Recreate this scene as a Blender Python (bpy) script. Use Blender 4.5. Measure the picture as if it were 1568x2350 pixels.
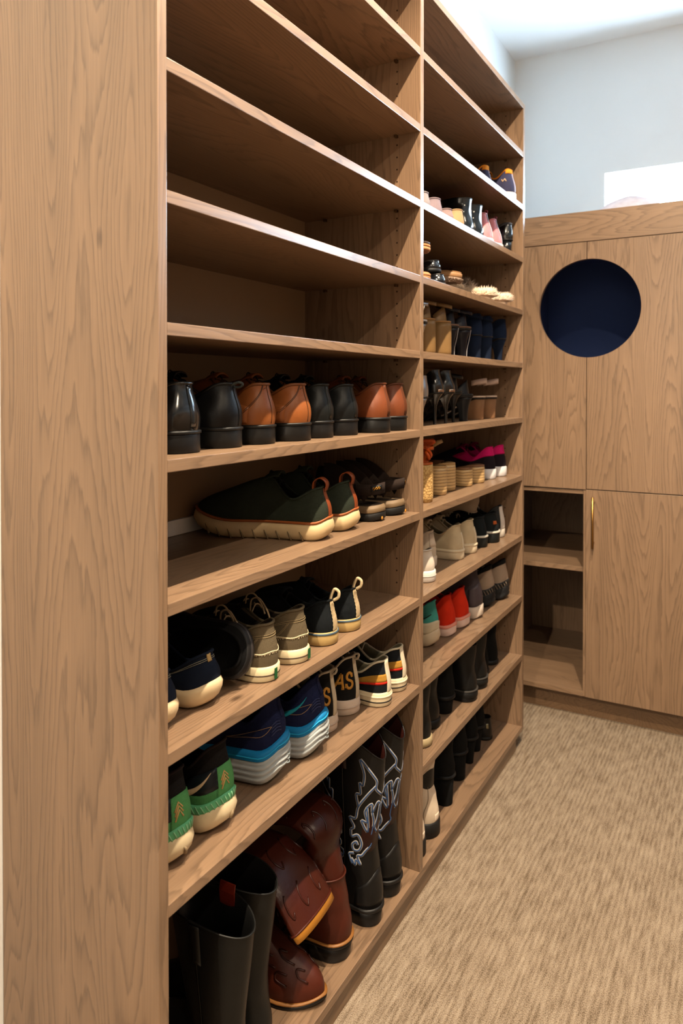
import bpy, bmesh, math, random
import numpy as np
from mathutils import Vector, Matrix

for _o in list(bpy.data.objects):
    bpy.data.objects.remove(_o)
scene = bpy.context.scene
COL = scene.collection
R = math.radians
rng = random.Random(7)

# ------------------------------------------------------------------ camera
CAM_Z = 1.3304
cam_d = bpy.data.cameras.new('camera')
cam_d.sensor_fit = 'HORIZONTAL'
cam_d.sensor_width = 24.0
cam_d.lens = 1682.1 / 1568.0 * 24.0
cam_d.shift_y = -(1175.0 - 911.4) / 1568.0
cam_d.clip_start = 0.02
cam_d.dof.use_dof = True
cam_d.dof.focus_distance = 1.55
cam_d.dof.aperture_fstop = 5.0
cam = bpy.data.objects.new('camera', cam_d)
cam.location = (0, 0, CAM_Z)
cam.rotation_euler = (R(90 - 0.602), 0, R(29.58))
COL.objects.link(cam)
scene.camera = cam

# ------------------------------------------------------------------ world, exposure
world = bpy.data.worlds.new('world')
scene.world = world
world.use_nodes = True
world.node_tree.nodes['Background'].inputs[0].default_value = (0.62, 0.80, 1.0, 1)
world.node_tree.nodes['Background'].inputs[1].default_value = 1.0
scene.view_settings.view_transform = 'Standard'
scene.view_settings.look = 'None'
scene.view_settings.exposure = 0.0
scene.view_settings.gamma = 1.0
scene.view_settings.use_curve_mapping = False
DAY_STRENGTH = 70.0
DOWNLIGHT_W = 405.0
DOWNLIGHT_COL = (1.0, 0.82, 0.60)
DOWNLIGHTS = [(-0.16, -1.80, 1.4), (-0.16, 0.75, 1.05), (-0.16, 1.75, 0.85), (1.04, -0.2, 0.2), (1.04, 1.1, 0.2)]

# ------------------------------------------------------------------ materials
_mats = {}
def lin(c):
    return tuple(((v / 255.0) / 12.92 if v / 255.0 <= 0.04045 else ((v / 255.0 + 0.055) / 1.055) ** 2.4) for v in c)

def nmat(name):
    m = bpy.data.materials.new(name)
    m.use_nodes = True
    nt = m.node_tree
    return m, nt, nt.nodes['Principled BSDF']

def new(nt, kind, **kw):
    n = nt.nodes.new(kind)
    for k, v in kw.items():
        setattr(n, k, v)
    return n

def mat(color, kind='leather', rough=None):
    """plain procedural materials for the shoes; color in sRGB 0-255"""
    key = (tuple(color), kind, rough)
    if key in _mats:
        return _mats[key]
    m, nt, b = nmat('%s_%d_%d_%d' % ((kind,) + tuple(color)))
    L = nt.links
    c = tuple(v * .64 for v in lin(color))
    tc = new(nt, 'ShaderNodeTexCoord')
    if kind == 'leather':
        sc, bump, var, ro = 260.0, 0.10, 0.14, 0.40
    elif kind == 'patent':
        sc, bump, var, ro = 120.0, 0.02, 0.08, 0.16
    elif kind == 'suede':
        sc, bump, var, ro = 700.0, 0.25, 0.18, 0.9
    elif kind == 'canvas':
        sc, bump, var, ro = 900.0, 0.3, 0.2, 0.85
    elif kind == 'knit':
        sc, bump, var, ro = 500.0, 0.35, 0.25, 0.85
    elif kind == 'rubber':
        sc, bump, var, ro = 90.0, 0.06, 0.15, 0.55
    elif kind == 'metal':
        sc, bump, var, ro = 200.0, 0.0, 0.02, 0.28
    elif kind == 'fur':
        sc, bump, var, ro = 150.0, 0.4, 0.2, 0.95
    else:
        sc, bump, var, ro = 150.0, 0.1, 0.1, 0.6
    if rough is not None:
        ro = rough
    n1 = new(nt, 'ShaderNodeTexNoise')
    n1.inputs['Scale'].default_value = sc
    n1.inputs['Detail'].default_value = 2.0
    L.new(tc.outputs['Object'], n1.inputs['Vector'])
    n2 = new(nt, 'ShaderNodeTexNoise')
    n2.inputs['Scale'].default_value = 38.0
    n2.inputs['Detail'].default_value = 3.0
    L.new(tc.outputs['Object'], n2.inputs['Vector'])
    mx = new(nt, 'ShaderNodeMix', data_type='RGBA')
    mx.inputs[6].default_value = tuple(v * (1 - var) for v in c) + (1,)
    mx.inputs[7].default_value = tuple(min(1, v * (1 + var)) for v in c) + (1,)
    L.new(n2.outputs['Fac'], mx.inputs[0])
    L.new(mx.outputs[2], b.inputs['Base Color'])
    b.inputs['Roughness'].default_value = ro
    if kind == 'metal':
        b.inputs['Metallic'].default_value = 1.0
    if kind in ('leather', 'rubber'):
        b.inputs['Specular IOR Level'].default_value = 0.2
    if kind in ('suede', 'canvas', 'knit', 'fur'):
        b.inputs['Specular IOR Level'].default_value = 0.1
    h = n1.outputs['Fac']
    if kind in ('canvas', 'knit'):
        w1 = new(nt, 'ShaderNodeTexWave', wave_type='BANDS', bands_direction='X')
        w1.inputs['Scale'].default_value = 130.0
        w2 = new(nt, 'ShaderNodeTexWave', wave_type='BANDS', bands_direction='Z')
        w2.inputs['Scale'].default_value = 130.0
        L.new(tc.outputs['Object'], w1.inputs['Vector'])
        L.new(tc.outputs['Object'], w2.inputs['Vector'])
        mu = new(nt, 'ShaderNodeMath', operation='MULTIPLY')
        L.new(w1.outputs['Fac'], mu.inputs[0])
        L.new(w2.outputs['Fac'], mu.inputs[1])
        h = mu.outputs[0]
    if bump > 0:
        bp = new(nt, 'ShaderNodeBump')
        bp.inputs['Strength'].default_value = bump
        bp.inputs['Distance'].default_value = 0.002
        L.new(h, bp.inputs['Height'])
        L.new(bp.outputs[0], b.inputs['Normal'])
    _mats[key] = m
    return m

def wood(axis, light, dark, name, rough=0.34, seed=0.0, ring=24.0):
    """oak: contour lines of a stretched noise give the cathedral figure, plus fine fibres and a few pin knots"""
    key = ('wood', name)
    if key in _mats:
        return _mats[key]
    m, nt, b = nmat(name)
    L = nt.links
    tc = new(nt, 'ShaderNodeTexCoord')
    oi = new(nt, 'ShaderNodeObjectInfo')
    off = new(nt, 'ShaderNodeVectorMath', operation='SCALE')
    off.inputs[0].default_value = (7.3, 11.9, 5.1)
    L.new(oi.outputs['Random'], off.inputs['Scale'])
    ad = new(nt, 'ShaderNodeVectorMath', operation='ADD')
    L.new(tc.outputs['Object'], ad.inputs[0])
    L.new(off.outputs[0], ad.inputs[1])
    def mapped(across, along):
        mp = new(nt, 'ShaderNodeMapping')
        sc = [across, across, across]
        sc['XYZ'.index(axis)] = along
        mp.inputs['Scale'].default_value = sc
        mp.inputs['Location'].default_value = (seed, seed * .7, seed * 1.3)
        L.new(ad.outputs[0], mp.inputs['Vector'])
        return mp.outputs[0]
    n1 = new(nt, 'ShaderNodeTexNoise')
    n1.inputs['Scale'].default_value = 1.0
    n1.inputs['Detail'].default_value = 1.2
    n1.inputs['Roughness'].default_value = 0.4
    n1.inputs['Distortion'].default_value = 0.25
    L.new(mapped(7.0, 0.85), n1.inputs['Vector'])
    nj = new(nt, 'ShaderNodeTexNoise')
    nj.inputs['Scale'].default_value = 1.0
    nj.inputs['Detail'].default_value = 3.0
    L.new(mapped(90.0, 9.0), nj.inputs['Vector'])
    ma = new(nt, 'ShaderNodeMath', operation='MULTIPLY_ADD')
    L.new(nj.outputs['Fac'], ma.inputs[0])
    ma.inputs[1].default_value = 0.035
    L.new(n1.outputs['Fac'], ma.inputs[2])
    mk = new(nt, 'ShaderNodeMath', operation='MULTIPLY')
    L.new(ma.outputs[0], mk.inputs[0])
    mk.inputs[1].default_value = ring * 1.35
    fr = new(nt, 'ShaderNodeMath', operation='FRACT')
    L.new(mk.outputs[0], fr.inputs[0])
    rp = new(nt, 'ShaderNodeValToRGB')
    e = rp.color_ramp.elements
    e[0].position = 0.0; e[0].color = (0.0, 0.0, 0.0, 1)
    e[1].position = 0.62; e[1].color = (0.28, 0.28, 0.28, 1)
    x = e.new(0.88); x.color = (1, 1, 1, 1)
    x = e.new(1.0); x.color = (0.05, 0.05, 0.05, 1)
    L.new(fr.outputs[0], rp.inputs[0])
    nf = new(nt, 'ShaderNodeTexNoise')
    nf.inputs['Scale'].default_value = 1.0
    nf.inputs['Detail'].default_value = 3.0
    nf.inputs['Roughness'].default_value = 0.6
    L.new(mapped(420.0, 7.0), nf.inputs['Vector'])
    nb = new(nt, 'ShaderNodeTexNoise')
    nb.inputs['Scale'].default_value = 1.0
    nb.inputs['Detail'].default_value = 2.0
    L.new(mapped(14.0, 0.8), nb.inputs['Vector'])
    vo = new(nt, 'ShaderNodeTexVoronoi')
    vo.inputs['Scale'].default_value = 1.0
    L.new(mapped(5.0, 2.2), vo.inputs['Vector'])
    kn = new(nt, 'ShaderNodeMapRange')
    kn.inputs[1].default_value = 0.012; kn.inputs[2].default_value = 0.05
    kn.inputs[3].default_value = 0.8; kn.inputs[4].default_value = 0.0
    L.new(vo.outputs['Distance'], kn.inputs[0])
    # darkness = .42 ring + .45 (fibre) + .3 broad
    a1 = new(nt, 'ShaderNodeMath', operation='MULTIPLY'); a1.inputs[1].default_value = 0.41
    L.new(rp.outputs[0], a1.inputs[0])
    a2 = new(nt, 'ShaderNodeMath', operation='MULTIPLY_ADD'); a2.inputs[1].default_value = 0.55
    L.new(nf.outputs['Fac'], a2.inputs[0]); L.new(a1.outputs[0], a2.inputs[2])
    a3 = new(nt, 'ShaderNodeMath', operation='MULTIPLY_ADD'); a3.inputs[1].default_value = 0.5
    L.new(nb.outputs['Fac'], a3.inputs[0]); L.new(a2.outputs[0], a3.inputs[2])
    a4 = new(nt, 'ShaderNodeMath', operation='ADD')
    L.new(a3.outputs[0], a4.inputs[0]); L.new(kn.outputs[0], a4.inputs[1])
    a5 = new(nt, 'ShaderNodeMath', operation='SUBTRACT', use_clamp=True)
    L.new(a4.outputs[0], a5.inputs[0]); a5.inputs[1].default_value = 0.345
    mx = new(nt, 'ShaderNodeMix', data_type='RGBA')
    mx.inputs[6].default_value = lin(light) + (1,)
    mx.inputs[7].default_value = lin(dark) + (1,)
    L.new(a5.outputs[0], mx.inputs[0])
    L.new(mx.outputs[2], b.inputs['Base Color'])
    b.inputs['Roughness'].default_value = rough
    bp = new(nt, 'ShaderNodeBump')
    bp.inputs['Strength'].default_value = 0.12
    bp.inputs['Distance'].default_value = 0.001
    bp.invert = True
    L.new(a2.outputs[0], bp.inputs['Height'])
    L.new(bp.outputs[0], b.inputs['Normal'])
    _mats[key] = m
    return m

OAK_L, OAK_D = (124, 99, 77), (66, 50, 37)
W_Z = wood('Z', OAK_L, OAK_D, 'oak_upright', seed=2.0)
W_Y = wood('Y', OAK_L, OAK_D, 'oak_along', seed=5.0)
W_X = wood('X', OAK_L, OAK_D, 'oak_across', seed=9.0)
W_TOE = wood('Y', (108, 84, 62), (62, 44, 30), 'oak_plinth', seed=3.0)

def paint(name, color, rough=0.7):
    m, nt, b = nmat(name)
    tc = new(nt, 'ShaderNodeTexCoord')
    n = new(nt, 'ShaderNodeTexNoise')
    n.inputs['Scale'].default_value = 180.0
    n.inputs['Detail'].default_value = 3.0
    nt.links.new(tc.outputs['Object'], n.inputs['Vector'])
    bp = new(nt, 'ShaderNodeBump')
    bp.inputs['Strength'].default_value = 0.06
    bp.inputs['Distance'].default_value = 0.002
    nt.links.new(n.outputs['Fac'], bp.inputs['Height'])
    nt.links.new(bp.outputs[0], b.inputs['Normal'])
    b.inputs['Base Color'].default_value = lin(color) + (1,)
    b.inputs['Roughness'].default_value = rough
    return m
M_WALL = paint('wall_paint', (206, 206, 204))
M_CEIL = paint('ceiling_paint', (216, 216, 215))
M_NICHE_SKYLIT = paint('niche_skylit', (36, 54, 98), 0.9)  # blue of the ambient skylight is put into this dark lining colour

def carpet_mat():
    m, nt, b = nmat('loop_carpet')
    L = nt.links
    tc = new(nt, 'ShaderNodeTexCoord')
    def mapped(sx, sy):
        mp = new(nt, 'ShaderNodeMapping')
        mp.inputs['Scale'].default_value = (sx, sy, 1)
        L.new(tc.outputs['Object'], mp.inputs['Vector'])
        return mp.outputs[0]
    def noise(v, detail=2.0, rough=0.5):
        n = new(nt, 'ShaderNodeTexNoise')
        n.inputs['Scale'].default_value = 1.0
        n.inputs['Detail'].default_value = detail
        n.inputs['Roughness'].default_value = rough
        L.new(v, n.inputs['Vector'])
        return n.outputs['Fac']
    streak = noise(mapped(75, 14), 2.0, 0.6)
    speck = noise(mapped(420, 330), 1.0)
    broad = noise(mapped(9, 5), 2.0)
    wv = new(nt, 'ShaderNodeTexWave', wave_type='BANDS', bands_direction='X')
    wv.inputs['Scale'].default_value = 1.0
    wv.inputs['Distortion'].default_value = 2.2
    wv.inputs['Detail'].default_value = 2.0
    wv.inputs['Detail Scale'].default_value = 1.5
    L.new(mapped(25, 5), wv.inputs['Vector'])
    def madd(a, k, c=None):
        n = new(nt, 'ShaderNodeMath', operation='MULTIPLY_ADD')
        L.new(a, n.inputs[0]); n.inputs[1].default_value = k
        if c is None: n.inputs[2].default_value = 0.0
        else: L.new(c, n.inputs[2])
        return n.outputs[0]
    v = madd(broad, 0.25, madd(wv.outputs['Fac'], 0.17, madd(speck, 1.2, madd(streak, 0.95))))
    rp = new(nt, 'ShaderNodeValToRGB')
    e = rp.color_ramp.elements
    e[0].position = 0.42; e[0].color = lin((78, 65, 50)) + (1,)
    e[1].position = 0.92; e[1].color = lin((156, 143, 125)) + (1,)
    x = e.new(0.62); x.color = lin((122, 107, 91)) + (1,)
    dv = new(nt, 'ShaderNodeMath', operation='DIVIDE'); dv.inputs[1].default_value = 2.1
    L.new(v, dv.inputs[0])
    L.new(dv.outputs[0], rp.inputs[0])
    L.new(rp.outputs[0], b.inputs['Base Color'])
    b.inputs['Roughness'].default_value = 0.95
    b.inputs['Specular IOR Level'].default_value = 0.1
    bp = new(nt, 'ShaderNodeBump')
    bp.inputs['Strength'].default_value = 0.7
    bp.inputs['Distance'].default_value = 0.004
    L.new(v, bp.inputs['Height'])
    L.new(bp.outputs[0], b.inputs['Normal'])
    return m
M_CARPET = carpet_mat()

def emit(name, color, strength):
    m, nt, b = nmat(name)
    b.inputs['Base Color'].default_value = (0.9, 0.9, 0.9, 1)
    b.inputs['Emission Color'].default_value = tuple(color) + (1,)
    b.inputs['Emission Strength'].default_value = strength
    return m
M_DAY = emit('daylit_pane', (0.58, 0.80, 1.0), DAY_STRENGTH)
M_BULB = emit('lit_diffuser', DOWNLIGHT_COL, 12.0)
M_WHITE = mat((236, 236, 232), 'rubber')
M_BRASS = mat((196, 150, 84), 'metal', 0.3)

# ------------------------------------------------------------------ object helpers
def link(name, me, m, parent=None, smooth=False):
    me.materials.append(m)
    if smooth:
        me.polygons.foreach_set('use_smooth', [True] * len(me.polygons))
    o = bpy.data.objects.new(name, me)
    COL.objects.link(o)
    if parent is not None:
        o.parent = parent
    return o

def obj(name, verts, faces, m, parent=None, smooth=True):
    me = bpy.data.meshes.new(name)
    me.from_pydata([tuple(map(float, v)) for v in verts], [], [tuple(map(int, f)) for f in faces])
    me.update()
    bm = bmesh.new(); bm.from_mesh(me)
    bmesh.ops.recalc_face_normals(bm, faces=bm.faces)
    bm.to_mesh(me); bm.free()
    return link(name, me, m, parent, smooth)

def box(name, lo, hi, m, parent=None, bevel=0.001):
    bm = bmesh.new()
    bmesh.ops.create_cube(bm, size=1.0)
    for v in bm.verts:
        v.co = Vector([lo[i] + (v.co[i] + .5) * (hi[i] - lo[i]) for i in range(3)])
    if bevel > 0:
        bmesh.ops.bevel(bm, geom=list(bm.edges), offset=bevel, segments=2, affect='EDGES', profile=0.6)
    me = bpy.data.meshes.new(name)
    bm.to_mesh(me); bm.free()
    return link(name, me, m, parent)

def prism(name, poly, axis, a, b, m, parent=None, bevel=0.0):
    """extrude a 2-D outline along an axis: axis 'Y' takes (x,z)"""
    bm = bmesh.new()
    def pt(p, t):
        return {'Y': (p[0], t, p[1]), 'X': (t, p[0], p[1]), 'Z': (p[0], p[1], t)}[axis]
    v0 = [bm.verts.new(pt(p, a)) for p in poly]
    v1 = [bm.verts.new(pt(p, b)) for p in poly]
    bm.faces.new(v0); bm.faces.new(v1[::-1])
    n = len(poly)
    for i in range(n):
        bm.faces.new([v0[i], v1[i], v1[(i + 1) % n], v0[(i + 1) % n]])
    bmesh.ops.recalc_face_normals(bm, faces=bm.faces)
    me = bpy.data.meshes.new(name)
    bm.to_mesh(me); bm.free()
    return link(name, me, m, parent)

def empty(name, loc, rot=(0, 0, 0)):
    o = bpy.data.objects.new(name, None)
    o.empty_display_size = 0.05
    o.location = loc
    o.rotation_euler = rot
    COL.objects.link(o)
    return o

def tag(o, label=None, cat=None, group=None, kind=None):
    if label: o['label'] = label
    if cat: o['category'] = cat
    if group: o['group'] = group
    if kind: o['kind'] = kind
    return o

def join_meshes(parts):
    """parts: list of (verts, faces) -> one (verts, faces)"""
    V, F = [], []
    for v, f in parts:
        k = len(V)
        V += [tuple(p) for p in v]
        F += [tuple(i + k for i in q) for q in f]
    return V, F

def catmull(pts, n=6, closed=False):
    P = [np.array(p, float) for p in pts]
    out = []
    m = len(P)
    rngi = range(m if closed else m - 1)
    for i in rngi:
        p0 = P[i - 1] if (closed or i > 0) else P[i] * 2 - P[i + 1]
        p1 = P[i]; p2 = P[(i + 1) % m]
        p3 = P[(i + 2) % m] if (closed or i + 2 < m) else p2 * 2 - p1
        for k in range(n):
            t = k / n
            out.append(.5 * ((2 * p1) + (-p0 + p2) * t + (2 * p0 - 5 * p1 + 4 * p2 - p3) * t * t + (-p0 + 3 * p1 - 3 * p2 + p3) * t ** 3))
    if not closed:
        out.append(P[-1])
    return np.array(out)

def tube(pts, r, sides=6, closed=False):
    P = np.array(pts, float)
    n = len(P)
    rr = np.full(n, r) if np.isscalar(r) else np.array(r, float)
    if closed:
        T = np.roll(P, -1, 0) - np.roll(P, 1, 0)
    else:
        T = np.gradient(P, axis=0)
    T /= np.linalg.norm(T, axis=1)[:, None] + 1e-12
    up = np.array([0, 0, 1.0])
    if abs(T[0] @ up) > .9: up = np.array([0, 1.0, 0])
    V = []
    a = up - T[0] * (up @ T[0]); a /= np.linalg.norm(a)
    for i in range(n):
        a = a - T[i] * (a @ T[i]); a /= np.linalg.norm(a) + 1e-12
        b = np.cross(T[i], a)
        for k in range(sides):
            th = 2 * math.pi * k / sides
            V.append(P[i] + rr[i] * (a * math.cos(th) + b * math.sin(th)))
    F = []
    for i in range(n if closed else n - 1):
        j = (i + 1) % n
        for k in range(sides):
            l = (k + 1) % sides
            F.append((i * sides + k, i * sides + l, j * sides + l, j * sides + k))
    if not closed:
        F.append(tuple(range(sides))[::-1])
        F.append(tuple((n - 1) * sides + k for k in range(sides)))
    return V, F

def strip(P, side, w, nrm, t):
    """solid ribbon: centre line P, side vectors, half widths w, normals, thickness t"""
    n = len(P)
    w = np.full(n, w) if np.isscalar(w) else np.array(w, float)
    V = []
    for i in range(n):
        a = P[i] - side[i] * w[i]; b = P[i] + side[i] * w[i]
        V += [a, b, b + nrm[i] * t, a + nrm[i] * t]
    F = []
    for i in range(n - 1):
        o = i * 4; q = o + 4
        for k in range(4):
            l = (k + 1) % 4
            F.append((o + k, o + l, q + l, q + k))
    F.append((0, 1, 2, 3)); o = (n - 1) * 4; F.append((o, o + 3, o + 2, o + 1))
    return V, F

def rings_mesh(Rg, cap0=True, cap1=True):
    """Rg: (k, n, 3) closed rings -> verts, faces"""
    k, n, _ = Rg.shape
    V = Rg.reshape(-1, 3)
    F = []
    for i in range(k - 1):
        for j in range(n):
            l = (j + 1) % n
            F.append((i * n + j, i * n + l, (i + 1) * n + l, (i + 1) * n + j))
    if cap0: F.append(tuple(range(n))[::-1])
    if cap1: F.append(tuple((k - 1) * n + j for j in range(n)))
    return V, F

# ------------------------------------------------------------------ room shell
XW, XR, YB, YR, ZC = -1.12, 2.30, 3.828, -2.40, 3.06
def struct(o):
    o['kind'] = 'structure'
    return o
struct(box('floor', (XW - .1, YR - .1, -0.05), (XR + .1, YB + .1, 0.0), M_CARPET, bevel=0))
struct(box('ceiling', (XW - .1, YR - .1, ZC), (XR + .1, YB + .1, ZC + .08), M_CEIL, bevel=0))
struct(box('wall_left', (XW - .1, YR - .1, 0), (XW, YB + .1, ZC), M_WALL, bevel=0))
struct(box('wall_right', (XR, YR - .1, 0), (XR + .1, YB + .1, ZC), M_WALL, bevel=0))
struct(box('wall_rear', (XW, YR - .1, 0), (XR, YR, ZC), M_WALL, bevel=0))
# far wall with the clerestory window above the cabinets
WX0, WX1, WZ0, WZ1 = -0.666, 1.20, 2.06, 2.405
def frame_wall():
    V, F = [], []
    def bx(x0, x1, z0, z1):
        k = len(V)
        for y in (YB, YB + .1):
            V.extend([(x0, y, z0), (x1, y, z0), (x1, y, z1), (x0, y, z1)])
        for f in ((0, 1, 2, 3), (7, 6, 5, 4), (0, 4, 5, 1), (1, 5, 6, 2), (2, 6, 7, 3), (3, 7, 4, 0)):
            F.append(tuple(i + k for i in f))
    bx(XW, XR, 0, WZ0); bx(XW, XR, WZ1, ZC); bx(XW, WX0, WZ0, WZ1); bx(WX1, XR, WZ0, WZ1)
    return V, F
V, F = frame_wall()
struct(obj('wall_far', V, F, M_WALL, smooth=False))
win = struct(empty('window_1', (WX0, YB, WZ0)))
def wpart(name, lo, hi, m):
    o = box(name, lo, hi, m, bevel=0.001)
    o.parent = win
    o.matrix_parent_inverse = Matrix.Translation((-WX0, -YB, -WZ0))
    return o
wpart('pane', (WX0 + .012, YB + .045, WZ0 + .012), (WX1 - .012, YB + .05, WZ1 - .012), M_DAY)
wpart('frame', (WX0, YB + .03, WZ0), (WX1, YB + .07, WZ0 + .012), M_WHITE)
wpart('frame', (WX0, YB + .03, WZ1 - .012), (WX1, YB + .07, WZ1), M_WHITE)
wpart('frame', (WX0, YB + .03, WZ0 + .012), (WX0 + .012, YB + .07, WZ1 - .012), M_WHITE)
wpart('frame', (WX1 - .012, YB + .03, WZ0 + .012), (WX1, YB + .07, WZ1 - .012), M_WHITE)

# recessed ceiling downlights along the aisle (behind and above the camera)
for i, (x, y, watt) in enumerate(DOWNLIGHTS):
    t = empty('ceiling_downlight', (x, y, ZC))
    tag(t, ['white recessed ceiling downlight nearest the entrance end of the aisle',
            'white recessed ceiling downlight in the aisle above the near shelf panel',
            'white recessed ceiling downlight over the tall shoe shelves',
            'white recessed ceiling downlight before the wardrobe, entrance end',
            'white recessed ceiling downlight before the wardrobe, far end'][i], 'ceiling light', 'recessed aisle downlights')
    n = 32
    prof = [(.052, -.001), (.058, -.006), (.072, -.005), (.076, 0.0)]
    Rg = np.array([[(r * math.cos(2 * math.pi * k / n), r * math.sin(2 * math.pi * k / n), z) for k in range(n)] for r, z in prof])
    V, F = rings_mesh(Rg, False, False)
    obj('trim_ring', V, F, M_WHITE, t)
    Rg = np.array([[(r * math.cos(2 * math.pi * k / n), r * math.sin(2 * math.pi * k / n), z) for k in range(n)] for r, z in [(.053, -.001), (.03, -.002), (.004, -.002)]])
    V, F = rings_mesh(Rg, False, True)
    obj('diffuser', V, F, M_BULB, t)
    ld = bpy.data.lights.new('downlight_lamp', 'SPOT')
    ld.energy = DOWNLIGHT_W * watt
    ld.color = DOWNLIGHT_COL
    ld.spot_size = R(130) if 0 < i < 3 else R(150)
    ld.spot_blend = 0.35
    ld.shadow_soft_size = 0.022
    lo = bpy.data.objects.new('downlight_lamp', ld)
    COL.objects.link(lo)
    lo.parent = t
    lo.location = (0, 0, -.012)

# ------------------------------------------------------------------ the shoe shelving
XF, XB = -0.76, XW + .001
T = 0.0194
ZS = [2.212, 2.016, 1.821, 1.626, 1.430, 1.226, 1.011, 0.787, 0.560]
ZH, ZDECK, ZTOP = 0.338, 0.070, 2.392
unit = empty('shoe_shelving', (XF, 0.797, 0))
tag(unit, 'tall open oak shoe shelving with two bays of shelves along the left wall', 'shelving')
def upart(name, lo, hi, m, bevel=0.0012, parent=unit):
    o = box(name, lo, hi, m, bevel=bevel)
    o.parent = parent
    o.matrix_parent_inverse = Matrix.Translation((-XF, -0.797, 0))
    return o
upart('side_panel', (XB, 0.797, 0), (XF, 0.8165, ZTOP), W_Z)
upart('partition', (XB, 1.753, ZDECK), (XF, 1.7735, ZTOP - T), W_Z)
upart('side_panel', (XB, 2.707, ZDECK - T), (XF, 2.7265, ZTOP), W_Z)
upart('top_board', (XB, 0.8165, ZTOP - T), (XF, 2.707, ZTOP), W_Y)
upart('bottom_board', (XB, 0.8165, ZDECK - T), (XF, 2.707, ZDECK), W_Y)
upart('toe_kick', (-0.785, 0.8165, 0), (-0.767, 2.655, ZDECK - T), W_TOE)
upart('toe_kick', (XB, 2.637, 0), (-0.785, 2.655, ZDECK - T), W_TOE)
for z in ZS:
    upart('shelf', (XB + .006, 0.8165, z - T), (XF - .0006, 1.753, z), W_Y)
    upart('shelf', (XB + .006, 1.7735, z - T), (XF - .0006, 2.707, z), W_Y)
upart('shelf', (XB + .006, 1.7735, ZH - T), (XF - .0006, 2.707, ZH), W_Y)
M_BACK = paint('tan_board', (122, 100, 76), 0.6)
upart('back_panel', (XB, 0.8165, ZDECK), (XB + .006, 1.753, ZTOP - T), M_BACK)
upart('back_panel', (XB, 1.7735, ZDECK), (XB + .006, 2.707, ZTOP - T), M_BACK)
upart('wall_strip', (XB + .006, 0.8165, 1.0115), (XB + .016, 1.753, 1.045), M_WALL)  # thin pale strip along the back, just above one shelf
# rows of shelf-pin holes on the faces one can see, as small dark sockets
def pins(y, zs):
    parts = []
    for xx in (XF - .067,):
        z = 0.18
        while z < 2.36:
            z += 0.032
            if any(abs(z - (s - T / 2)) < T / 2 + .004 for s in zs): continue
            n = 8
            ring = lambda r, yy: [(xx + r * math.cos(2 * math.pi * k / n), yy, z + r * math.sin(2 * math.pi * k / n)) for k in range(n)]
            parts.append(rings_mesh(np.array([ring(.0024, y), ring(.0024, y - .0004), ring(.0016, y - .0004)]), False, True))
    return join_meshes(parts)
M_HOLE = mat((54, 38, 28), 'rubber')
for y in (1.753, 2.707):
    V, F = pins(y, ZS + [ZH])
    o = obj('peg_holes', V, F, M_HOLE, unit, smooth=False)
    o.matrix_parent_inverse = Matrix.Translation((-XF, -0.797, 0))
    o['kind'] = 'stuff'
# shelf support pins peeping out under the shelves against partition and end panel
M_PIN = mat((120, 92, 66), 'metal', 0.5)
for y in (1.753, 2.707):
    for z in ZS:
        for xx in (XF - .067, XB + .075):
            upart('shelf_pin', (xx - .004, y - .012, z - T - .007), (xx + .004, y - .0002, z - T - .0002), M_PIN, .001)

# ------------------------------------------------------------------ the cabinet wall
YF = 3.03
XC0, XS, XC2 = -1.02, -0.594, -0.045
cab = empty('wall_cabinet', (XS, YF, 0))
tag(cab, 'oak wall cabinet with a round cut-out and an open cubby across the far end', 'cabinet')
def cpart(name, o, parent=cab):
    o.name = name
    o.parent = parent
    o.matrix_parent_inverse = Matrix.Translation((-XS, -YF, 0))
    return o
YD = YF + .02            # back of the doors
DEPTH = YB - .004
CX, CZ, CR = -0.5875, 1.6545, 0.1965
def cbox(name, lo, hi, m, bevel=.001):
    return cpart(name, box('x', lo, hi, m, bevel=bevel))
ZD0, ZM, ZD1, ZT0 = 0.098, 0.930, 1.919, 2.041
cbox('fascia', (XC0 - .1, YF, ZD1 + .003), (0.55, YF + .02, ZT0), W_X)
cbox('top_board', (XC0 - .1, YD, ZT0 - .02), (0.55, DEPTH, ZT0), W_X)
cbox('side_panel', (XC0 - .1, YD, 0), (XC0 - .08, DEPTH, ZT0 - .02), W_Z)
cbox('side_panel', (.53, YD, 0), (.55, DEPTH, ZT0 - .02), W_Z)
cbox('divider', (XS - .011, YF + .001, ZD0), (XS - .002, DEPTH - .03, ZM - .004), W_Z)
cbox('divider', (XC0, YD, ZD0), (XC0 + .012, DEPTH - .03, ZM), W_Z)
cbox('cubby_floor', (XC0 + .012, YF + .002, ZD0 - .002), (XS - .011, DEPTH - .03, ZD0 + .018), W_X)
cbox('cubby_top', (XC0 + .012, YF + .008, ZM - .02), (XS - .011, DEPTH - .03, ZM - .004), W_X)
cbox('cubby_back', (XC0 + .012, YF + .74, ZD0 + .018), (XS - .011, YF + .755, ZM - .02), W_Z)
cbox('cubby_shelf', (XC0 + .012, YF + .03, 0.592), (XS - .011, YF + .74, 0.611), W_X)
cbox('filler_strip', (XC0 - .1, YF, 0.06), (XC0, YF + .018, ZD1), W_Z)
cbox('toe_kick', (XC0 - .1, 3.086, 0), (.55, 3.104, ZD0 - .002), W_TOE)
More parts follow.
